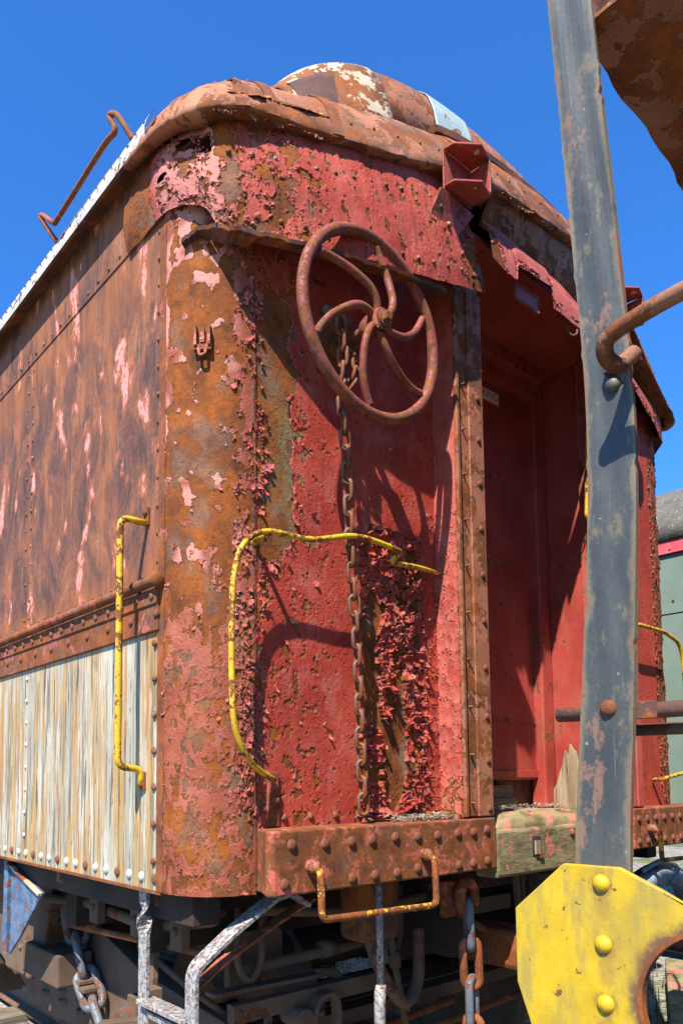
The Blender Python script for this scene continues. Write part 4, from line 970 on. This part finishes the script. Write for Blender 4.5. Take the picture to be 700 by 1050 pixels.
# coupler
m = MB(); m.box((1.42, -.10, .80), (1.58, .3, .95)); m.box((1.36, -.24, .76), (1.64, -.095, .99)); m.cyl((1.43, -.26, .75), (1.43, -.26, 1.0), .06, 16); m.build('coupler', 'rust', CAR, bevel=.02)
BOG = link('bogie', None, CAR); BOG.location = -WORLD[CAR.name]
m = MB()
def sideframe(x):
    m.prism([(x, .35, .60), (x, .35, .72), (x, .95, .78), (x, 1.45, .92), (x, 1.95, .92), (x, 2.5, .78), (x, 3.05, .72), (x, 3.05, .60), (x, 2.4, .58), (x, 2.05, .42), (x, 1.35, .42), (x, 1.0, .58)], (.07, 0, 0))
    for y in (.85, 2.6): m.box((x - .05, y - .13, .38), (x + .10, y + .13, .70)); m.box((x - .09, y - .10, .42), (x - .05, y + .10, .66))
    for y in (1.5, 1.7, 1.9):
        m.tube([(x + .035 + .05 * math.cos(a * .8), y + .05 * math.sin(a * .8), .48 + a * .0058) for a in range(0, 56)], .013, 8)
for x in (.36, 2.57):
    m = MB(); sideframe(x); m.build('side_frame', 'grime_shade2', BOG, bevel=.006)
for y in (.85, 2.6):
    m = MB(); m.cyl((.3, y, .55), (2.7, y, .55), .075, 18); ax = m.build('axle', 'grime_shade', BOG)
    for x in (.78, 2.22):
        s = 1 if x < 1.5 else -1; m = MB()
        m.smooth = True
        prof_ = [(.0, .06), (.09, .06), (.10, .11), (.12, .36), (.14, .39), (.145, .42), (.04, .425), (.02, .455), (.0, .455), (-.005, .40), (.02, .36), (.03, .10), (.0, .06)]
        vs = []; fs = []; N_ = 40
        for i in range(N_):
            a = 2 * math.pi * i / N_
            for px, pr in prof_: vs.append((x - s * (px - .05), y + pr * math.cos(a), .57 + pr * math.sin(a)))
        k = len(prof_)
        for i in range(N_):
            for j in range(k - 1): fs.append((i * k + j, i * k + j + 1, ((i + 1) % N_) * k + j + 1, ((i + 1) % N_) * k + j))
        m.add(vs, fs); m.build('wheel', 'railsteel', BOG)
m = MB(); m.box((.30, 1.50, .70), (2.70, 1.90, .90)); m.build('bolster', 'grime_shade2', BOG, bevel=.02)
m = MB(); m.box((.45, .38, .605), (2.55, .46, .66)); m.box((.45, .455, .655), (2.55, .55, .668)); m.build('end_transom', 'grime_shade2', BOG, bevel=.004)
m = MB(); m.box((.30, .25, .76), (.95, .29, .82)); m.bar((.24, .30, .855), (.70, .30, .845), .05, .014); m.tube(fillet([(.69, .30, .85), (.78, .30, .845), (.84, .31, .79), (1.0, .34, .78), (1.06, .36, .74)], .05), .016, 10)
m.sweep(fillet([(.60, .22, .60), (.60, .22, .74), (.63, .22, .80), (.70, .22, .80), (.72, .22, .74), (.70, .22, .60)], .03), [(-.008, -.02), (.008, -.02), (.008, .02), (-.008, .02)], up=(1, 0, 0)); m.cyl((.56, .2, .74), (.56, .3, .74), .035, 14); m.build('brake_hanger', 'grime_shade2', BOG, bevel=.002)
m = MB(); m.prism([(.40, .42, .79), (.40, .42, .985), (.42, .42, 1.005), (.62, .42, 1.005), (.64, .42, .985), (.64, .42, .79)], (0, .03, 0)); m.build('guard_plate', 'grime_shade2', BOG, bevel=.004)
m = MB(); m.cyl((.5, .62, .84), (1.25, .62, .86), .085, 22); m.cyl((1.25, .62, .86), (1.28, .62, .86), .10, 22); m.build('brake_cylinder', 'grime_shade', CAR)
m = MB(); m.tube([(.55, .12, .60), (2.0, .12, .66)], .013, 10); m.build('brake_rod', 'rust', CAR)
for y, z in ((1.80, .60), (2.35, .55)):
    m = MB(); m.box((.23, y, z), (.42, y + .30, z + .19)); jb = m.build('journal_box', 'grime_shade2', CAR, bevel=.015)
    m = MB(); m.box((.215, y + .03, z + .02), (.2295, y + .27, z + .16)); m.build('lid', 'grime_shade2', jb, bevel=.01)
    for dy in (.06, .24):
        m = MB(); m.dome((.2145, y + dy, z + .145), (-1, 0, 0), .014, .012); m.build('bolt', 'grime_shade2', jb)
m = MB()
for i in range(7): m.bar((.30, 1.25 + i * .05, .66 + i * .022), (.30, 2.75 - i * .05, .66 + i * .022), .09, .018)
m.build('leaf_spring', 'grime_shade2', CAR, bevel=.003)
m = MB(); m.tube(catmull([(.22, .25, 1.10), (.24, .7, 1.02), (.22, 1.2, 1.04), (.24, 2.0, .98), (.25, 3.2, 1.02)], 8), .022, 10); m.build('air_pipe', 'grime_shade2', CAR)
m = MB(); m.tube(catmull([(.35, .22, 1.12), (.9, .24, 1.06), (1.6, .22, 1.10), (2.6, .25, 1.05)], 8), .018, 10); m.build('air_pipe', 'grime_shade2', CAR)
for x, y in ((.35, .30), (1.02, .28)):
    m = MB(); m.tube(fillet([(x, y, 1.12), (x, y, .92), (x + .05, y, .86), (x + .10, y, .92), (x + .10, y, 1.12)], .04), .012, 10); m.build('hanger_loop', 'grime_shade2', CAR)
m = MB(); m.bar((.16, .9, .62), (.52, .42, .72), .05, .05); m.cyl((.24, .86, .64), (.34, .92, .64), .05, 16); m.build('brake_beam', 'grime_shade2', CAR, bevel=.004)
for i, (p_, q_2, r_2, m_2) in enumerate((((.24, .32, .98), (.30, 2.4, .86), .014, 'rust'), ((.20, .6, .93), (.44, .42, .70), .012, 'grime_shade2'), ((.45, .36, .56), (1.5, .34, .60), .016, 'rust'), ((.9, .16, 1.10), (1.05, .20, .62), .013, 'grime_shade2'), ((1.25, .10, 1.02), (1.95, .14, .70), .014, 'rust'), ((.40, .34, .90), (1.3, .36, .93), .02, 'grime_shade2'))):
    m = MB(); m.tube([p_, Vector(p_).lerp(Vector(q_2), .5) + Vector((0, 0, -.01)), q_2], r_2, 10); rd = m.build('truss_rod', m_2, CAR)
    m = MB(); pm_ = Vector(p_).lerp(Vector(q_2), .4); d_2 = (Vector(q_2) - Vector(p_)).normalized(); m.cyl(pm_, pm_ + d_2 * .06, r_2 * 1.7, 8); m.build('nut', m_2, rd)
for x in (.50, .62, .74):
    m = MB(); m.bar((x, .33, .78), (x, .33, .66), .03, .012, (0, 1, 0)); m.dome((x, .322, .75), (0, -1, 0), .014, .012); m.dome((x, .322, .70), (0, -1, 0), .014, .012); m.build('bracket', 'grime_shade2', CAR, bevel=.002)
m = MB(); m.tube(catmull([(.80, .16, 1.02), (.84, .12, .86), (.95, .12, .74), (1.05, .14, .80), (1.08, .16, .98)], 8), .022, 12); m.build('brake_hose', 'grime_shade2', CAR)
for y in (.35, .62, .95): 
    m = MB(); m.box((.165, y, .99), (.20, y + .07, 1.11)); m.dome((.164, y + .035, 1.05), (-1, 0, 0), .016, .014); m.build('bracket', 'grime_shade2', CAR, bevel=.003)
m = MB(); m.tube([(1.0 + .045 * math.cos(a * .6), .60 + .045 * math.sin(a * .6), .50 + a * .0045) for a in range(0, 66)], .013, 8); m.build('coil_spring', 'rust', CAR)
# lumps seen under the left sill
m = MB(); m.box((.18, 1.35, .66), (.34, 1.75, .80)); m.prism([(.22, 1.5, 1.1), (.22, 2.2, 1.1), (.22, 2.3, .7), (.22, 1.95, .6), (.22, 1.6, .72)], (.12, 0, 0)); m.build('spring_hanger', 'grime_shade2', CAR, bevel=.01)
m = MB(); m.cyl((.26, 1.82, .785), (.40, 1.62, .76), .04, 18); m.cyl((.405, 1.615, .76), (.415, 1.60, .758), .046, 18); m.build('brake_lever', 'grime_shade', CAR, bevel=.003)
m = MB(); m.sweep([(.2, .62, .62), (.2, .60, .86), (.22, .62, .98)], [(-.012, -.03), (.012, -.03), (.012, .03), (-.012, .03)], up=(1, 0, 0)); m.box((.14, .52, .70), (.2, .58, .84)); m.build('safety_hanger', 'grime_shade2', CAR, bevel=.003)
m = MB(); m.sweep(fillet([(1.64, .1, 1.2), (1.66, .1, .95), (1.72, .1, .7), (1.60, .1, .5)], .1), [(-.01, -.025), (.01, -.025), (.01, .025), (-.01, .025)], up=(1, 0, 0)); m.box((1.35, .12, 1.0), (1.62, .3, 1.06)); m.bar((1.50, .02, 1.2), (1.53, .02, .98), .02, .02, (0, 1, 0)); m.build('hanger_strap', 'grime_shade2', CAR, bevel=.003)
m = MB(); m.bar((2.30, .0, 1.22), (2.42, .02, .9), .03, .06, (0, 1, 0)); m.build('pilot_brace', 'rust', CAR, bevel=.003)
m = MB()
m.tube(catmull([(2.42, -.05, 1.10), (2.55, -.08, 1.14), (2.66, -.10, 1.10), (2.60, -.10, 1.03)], 6), .012, 8)
for i in range(3): m.tube(catmull([(2.35 + .1 * i, .0 + .05 * i, .98), (2.55 + .1 * i, -.05 + .05 * i, 1.06), (2.8 + .1 * i, -.05 + .05 * i, 1.02), (3.0 + .1 * i, .0 + .05 * i, .88)], 8), .045, 14)
m.build('air_hose', 'hose', CAR)

fl = FLK.build('paint_flakes', 'wall', CAR, fixn=False)
for k, val in (('paint', .12), ('pale', .10), ('olive', 0.)):
    a = fl.data.attributes.new(k, 'FLOAT', 'POINT'); n_ = len(fl.data.vertices); a.data.foreach_set('value', np.full(n_, val, np.float32) + (rng.uniform(-.02, .2, n_).astype(np.float32) if k == 'paint' else rng.uniform(-.1, .25, n_).astype(np.float32) if k == 'pale' else 0))
fl['kind'] = 'stuff'

# ================================================================== CHAINS
def link_mesh(name, L, Wd, r, mat):
    pts = []; a = L / 2 - Wd / 2
    for i in range(9): t = math.pi * i / 8; pts.append((Wd / 2 * math.cos(t), 0, a + Wd / 2 * math.sin(t)))
    for i in range(9): t = math.pi + math.pi * i / 8; pts.append((Wd / 2 * math.cos(t), 0, -a + Wd / 2 * math.sin(t)))
    m = MB(); m.tube(pts, r, 10, closed=True); me = bpy.data.meshes.new(name); me.from_pydata(m.v, [], m.f); me.materials.append(M[mat])
    for p in me.polygons: p.use_smooth = True
    return me
def chain(name, loc, label, path, pitch, Wd, r, mats, group=None, jit=.25):
    t = thing(name, loc, label, 'chain', group); P0 = WORLD[t.name]
    c = np.array([list(p) for p in catmull(path, 12)]); s = np.concatenate([[0], np.cumsum(np.linalg.norm(np.diff(c, axis=0), axis=1))])
    n = int(s[-1] / pitch); mes = [link_mesh('link', pitch + 2.2 * r, Wd - 2 * r, r, mm) for mm in mats]
    for i in range(n):
        a = np.array([np.interp(i * pitch, s, c[:, k]) for k in range(3)]); b = np.array([np.interp((i + 1) * pitch, s, c[:, k]) for k in range(3)])
        o = bpy.data.objects.new('link', mes[i % len(mats)]); COL.objects.link(o); o.parent = t
        q = Vector(b - a).to_track_quat('Z', 'Y'); o.rotation_mode = 'QUATERNION'
        o.rotation_quaternion = q @ Quaternion((0, 0, 1), R(38 + 90 * (i % 2)) + random.uniform(-jit, jit)); o.location = Vector((a + b) / 2) - P0
    return t
chain('brake_chain', (.45, -.12, 2.97), 'thin rusty chain hanging behind the red hand wheel down to the end beam', [(.452, -.115, 2.985), (.453, -.12, 2.85), (.456, -.11, 2.746), (.485, -.10, 2.506), (.505, -.09, 2.261), (.537, -.08, 1.988), (.557, -.07, 1.715), (.580, -.06, 1.405)], .052, .042, .0062, ['chain'])
chain('brake_chain', (.49, -.1, 2.9), 'short loop of rusty chain bunched at the hub behind the red hand wheel', [(.50, -.10, 2.90), (.515, -.115, 2.86), (.50, -.12, 2.80), (.48, -.10, 2.76)], .038, .042, .0062, ['chain'])
chain('safety_chain', (.3, 1.5, 1.0), 'heavy bluish black chain hanging under the white streaked side panel', [(.3, 1.472, .985), (.3, 1.395, .816), (.3, 1.312, .668), (.3, 1.17, .542), (.3, 1.08, .35)], .150, .120, .0185, ['chainblue'], jit=.15)
m = MB(); m.tube(catmull([(.30, 1.55, 1.12), (.30, 1.60, 1.06), (.30, 1.575, 1.01), (.30, 1.51, .985), (.30, 1.475, .975), (.30, 1.49, .955)], 6), .024, 12); m.dome((.285, 1.43, 1.09), (-1, 0, 0), .04, .02); m.bar((.32, 1.46, 1.14), (.32, 1.34, .98), .04, .04); m.box((.28, 1.40, 1.10), (.36, 1.60, 1.18)); m.build('chain_shackle', 'chainblue', CAR, bevel=.004)
chain('coupling_chain', (1.155, 0, 1.09), 'large blue and rust coupling chain hanging from the hook below the end beam', [(1.155, -.012, 1.075), (1.165, -.012, .90), (1.17, -.012, .72), (1.16, -.01, .45)], .138, .088, .0155, ['chainblue', 'rust'], jit=.1)

# ================================================================== LITTER ON THE BEAM
m = MB()
for i in range(420):
    z = 1.398; x = random.choice((random.gauss(.86, .12), random.gauss(.95, .07), random.uniform(1.25, 1.85))); y = random.uniform(-.085, -.01)
    if x > 1.195: z = 1.412; y = random.uniform(-.02, .04)
    elif x > XP0 - .015 or x < .5: continue
    a = random.uniform(0, 6.28); L = random.uniform(.012, .04); h = random.uniform(0, .018)
    m.bar((x, y, z + h), (x + L * math.cos(a), y + L * math.sin(a) * .5, z + h + random.uniform(-.004, .008)), random.uniform(.0018, .006), .0015)
lt = m.build('leaf_litter', 'litter'); lt['kind'] = 'stuff'; tag(lt, 'dry twigs and leaf litter lying on the end beam by the door', 'leaf litter')

# ================================================================== FOREGROUND FREIGHT CAR
FC = thing('freight_car', (.3, -1.05, 0), 'foreground freight car corner with grey ladder bar, yellow notched plate and brown overhanging sheet', 'railway car')
XF = .29
SL = [(-0.927, 0.55), (-0.927, 1.371), (-0.958, 1.73), (-0.979, 2.004), (-0.987, 2.162), (-0.989, 2.356), (-0.937, 3.23), (-0.9061, 3.75)]; SR = [(-1.038, 0.55), (-1.038, 1.38), (-1.063, 1.738), (-1.077, 1.979), (-1.084, 2.13), (-1.085, 2.285), (-1.033, 3.145), (-0.9964, 3.75)]
zz_ = np.linspace(.56, 3.74, 220); m = MB(); rows = []; nicks = rng.normal(size=(220, 2)); nicks = np.where(np.abs(nicks) > 1.6, nicks * .0012, 0)
lz = np.interp(zz_, [p[1] for p in SL], [p[0] for p in SL]); rz = np.interp(zz_, [p[1] for p in SR], [p[0] for p in SR])
ker = np.ones(17) / 17; lz = np.convolve(np.pad(lz, 8, 'edge'), ker, 'valid'); rz = np.convolve(np.pad(rz, 8, 'edge'), ker, 'valid')
for i, z in enumerate(zz_):
    l_ = lz[i] + nicks[i, 0]; r_ = rz[i] + nicks[i, 1]
    rows.append([(XF + .001 * math.sin(z * 7 + q), l_ + (r_ - l_) * q / 10, z) for q in range(11)])
m.strip(rows); stile = m.build('ladder_stile', 'stile', FC, smooth=False)
at_ = stile.data.attributes.new('edge', 'FLOAT', 'POINT'); at_.data.foreach_set('value', np.tile(np.abs(np.linspace(-1, 1, 11)), 220).astype(np.float32))
md_ = stile.modifiers.new('solid', 'SOLIDIFY'); md_.thickness = .012; md_.offset = 1 if stile.data.polygons[0].normal.x > 0 else -1
hc = (-1.202, 1.13); outer = [(-.797, 1.267), (-.910, 1.369), (-1.024, 1.371), (-1.10, 1.338), (-1.45, 1.16), (-1.45, .70), (-.90, .70), (-.86, .93), (-.823, 1.045), (-.797, 1.115)]
poly = outer[:5] + [(-1.45, hc[1] + .0005)] + [(hc[0] - .146 * math.cos(a), hc[1] + .146 * math.sin(a) + .0) for a in np.linspace(0.004, 2 * math.pi - .004, 48)] + [(-1.45, hc[1] - .0005)] + outer[5:]
m = MB(); m.prism([(XF - .014, y, z) for y, z in poly], (.0135, 0, 0)); gp = m.build('gusset_plate', 'plate', FC, bevel=.003)
m = MB(); pts_ = [(XF - .008, hc[0] - .147 * math.cos(a), hc[1] + .147 * math.sin(a)) for a in np.linspace(0, 2 * math.pi, 60, endpoint=False)]
m.sweep(pts_, [(-.0085, -.004), (.0085, -.004), (.0085, .004), (-.0085, .004)], closed=True, up=(1, 0, 0)); m.build('hole_rim', 'rust', gp)
bolt = MB(); bolt.dome((0, 0, -.001), (0, 0, 1), .0175, .0135, 18, 5)
bme = bpy.data.meshes.new('bolt'); bme.from_pydata(bolt.v, [], bolt.f); bme.materials.append(mat_flaky('painted_bolt', (.42, .26, .008), (.48, .31, .012), .80, 30, 14, .1, .5, .3, depth=.002))
for p in bme.polygons: p.use_smooth = True
bme2 = bme.copy(); bme2.materials.clear(); bme2.materials.append(M['darkrust'])
def addbolt(parent, pos, me):
    o = bpy.data.objects.new('bolt', me); COL.objects.link(o); o.parent = parent; o.rotation_mode = 'QUATERNION'; o.rotation_quaternion = Vector((-1, 0, 0)).to_track_quat('Z', 'Y'); o.location = pos
for z in (1.338, 1.223, 1.112, .98): addbolt(gp, (XF - .014, -.989, z), bme)
addbolt(stile, (XF, -1.010, 1.675), bme2)
def rung(pts, r, mat='stile', fil=.03):
    m = MB(); m.tube(fillet(pts, fil, 7), r, 14); return m.build('rung', mat, FC)
rung([(XF + .034, -.885, 1.672), (XF + .034, -1.06, 1.668), (XF + .03, -1.55, 1.668)], .0155, 'darkrust'); rung([(XF + .075, -.98, 1.635), (XF + .075, -1.55, 1.63)], .012, 'grime_shade2')
m = MB(); m.bar((XF + .017, -1.035, 1.669), (XF + .017, -1.095, 1.669), .034, .004, (1, 0, 0)); m.build('rung_foot', 'darkrust', FC, bevel=.002)
m = MB(); m.tube(catmull([(0.27, -1.099, 2.35), (0.235, -1.085, 2.32), (0.2, -1.079, 2.326), (0.185, -1.09, 2.35), (0.18, -1.143, 2.361), (0.17, -1.231, 2.363), (0.165, -1.349, 2.356)], 7), .0155, 14); m.build('rung', 'overhang', FC)
m = MB(); m.dome((XF - .001, -1.046, 2.315), (-1, 0, 0), .017, .014); m.bar((XF - .012, -1.035, 2.345), (XF - .012, -1.088, 2.352), .022, .02, (1, 0, 0)); m.build('rung_clamp', 'stile', FC, bevel=.002)
# overhanging sheet toward the viewer's side, unseen slope lowered to block sky light
m = MB()
rows = []
for x in np.linspace(.306, 3.1, 70):
    w = .006 * math.sin(x * 17) + .005 * math.sin(x * 41)
    rows.append([(x, -1.03 + w, 3.75), (x, -.985 + w - .01, 3.24 - .10 * (x - .38)), (x, -1.0 + w, 3.118 - .20 * (x - .38) + w), (x, -1.06, 3.115 - .20 * (x - .38)), (x, -1.4, 3.10 - .20 * (x - .38) + .01 * math.sin(x * 9)), (x, -1.7, 3.05 - .20 * (x - .38)), (x, -2.2, 2.5), (x, -3.2, 1.3)])
m.strip(rows); m.build('overhang_sheet', 'overhang', FC, solid=.012)
m = MB(); m.box((.30, -9, 1.0), (3.0, -3.2, 3.2)); m.build('body', 'overhang', FC, bevel=.02)
m = MB(); m.box((.303, -3.2, .95), (.36, -1.36, 1.10)); m.box((.36, -3.2, .95), (2.7, -3.05, 1.12)); m.bar((.33, -1.02, 3.55), (.55, -1.3, 3.10), .05, .05); m.build('frame', 'grime_shade2', FC, bevel=.004)

# ================================================================== GREEN CAR BEHIND
GC = thing('passenger_car', (6.4, 2, 0), 'grey green railway car with a pink red stripe standing on the next track', 'railway car')
m = MB(); m.box((4.9, -9, 1.0), (7.8, 12, 3.27)); m.box((4.893, -9, 2.80), (4.8995, 12, 2.835)); m.build('body', 'green', GC)
m = MB(); m.box((4.875, -9, 3.272), (7.825, 12, 3.375)); m.build('stripe', 'stripe', GC)
m = MB(); rp = [(4.87, 3.376), (4.90, 3.52), (5.02, 3.70), (5.3, 3.90), (5.7, 4.02), (6.35, 4.08), (7.0, 4.02), (7.4, 3.9), (7.68, 3.7), (7.8, 3.52), (7.83, 3.376)]
m.strip([[(x, y, z) for x, z in rp] for y in (-9, 12)]); m.build('roof', 'greyroof', GC, solid=.02, smooth=True)
for y in (-6, -4, 7, 9):
    for x in (5.65, 7.05):
        m = MB(); m.cyl((x - .06, y, .58), (x + .06, y, .58), .42, 30); m.build('wheel', 'railsteel', GC)
m = MB()
for y in np.arange(-8, 11, .22): m.dome((4.893, y, 2.90), (-1, 0, 0), .010, .005, 6, 2)
for y in np.arange(-8, 11, .11): m.dome((4.875, y, 3.30), (-1, 0, 0), .010, .006, 6, 2)
g_ = m.build('rivets', 'greyroof', GC); g_['kind'] = 'stuff'

# ================================================================== GROUND AND TRACK
m = MB(); m.add([(-400, -400, 0), (400, -400, 0), (400, 400, 0), (-400, 400, 0)], [(0, 1, 2, 3)]); gr = m.build('ground', 'ground'); gr['kind'] = 'structure'
def rail_mesh():
    m = MB(); prof = [(-.07, .05), (.07, .05), (.07, .06), (.012, .08), (.012, .155), (.036, .165), (.034, .195), (-.034, .195), (-.036, .165), (-.012, .155), (-.012, .08), (-.07, .06)]
    m.prism([(x, -15, z) for x, z in prof], (0, 40, 0)); me = bpy.data.meshes.new('rail'); me.from_pydata(m.v, [], m.f); me.materials.append(M['railsteel']); return me
rme = rail_mesh()
for x, lab in ((.78, 'rusty rail under the near side of the red car'), (2.22, 'rusty rail under the far side of the red car'), (5.63, 'rusty rail under the near side of the green car'), (7.07, 'rusty rail under the far side of the green car')):
    o = bpy.data.objects.new('rail', rme); COL.objects.link(o); o.location = (x, 0, 0); tag(o, lab, 'rail', 'rails of the two tracks')
tm = MB(); tm.box((-1.25, -.11, -.1), (1.25, .11, .05)); tme = bpy.data.meshes.new('railway_tie'); tme.from_pydata(tm.v, [], tm.f); tme.materials.append(M['tiewood'])
for i in range(16):
    o = bpy.data.objects.new('railway_tie', tme); COL.objects.link(o); o.location = (1.5, -2.2 + i * .6, 0); o.rotation_euler = (0, 0, random.uniform(-.02, .02)); tag(o, 'dark wooden railway tie lying under the red car', 'railway tie', 'ties under the red car')
def timber(p, q, w, h, lab, mat='greywood'):
    m = MB(); m.bar(p, q, w, h); o = m.build('timber', mat, bevel=.008); tag(o, lab, 'timber', 'old timbers on the ground'); return o
timber((3.2, -.35, .22), (4.9, .25, .22), .26, .18, 'pale weathered timber lying across the gravel seen through the plate notch', 'greywood')
timber((3.15, .05, .12), (4.6, .72, .12), .24, .20, 'mossy timber lying behind the pale one in the notch', 'moss')
timber((3.4, -.8, .10), (4.9, -.30, .10), .24, .20, 'greyish timber lowest and nearest in the plate notch', 'greywood')
m = MB()
for i in range(1500):
    x = random.uniform(3.0, 4.9); y = random.uniform(-2.5, 3.5); a = random.uniform(0, 6.28); h = random.uniform(.05, .22); b = random.uniform(-.08, .08); w = random.uniform(.004, .012)
    m.add([(x, y, 0), (x + w * math.cos(a), y + w * math.sin(a), 0), (x + b, y + b * .6, h)], [(0, 1, 2)])
gg = m.build('grass', 'grass', fixn=False); gg['kind'] = 'stuff'; tag(gg, 'green weeds growing on the gravel between the two tracks', 'grass')
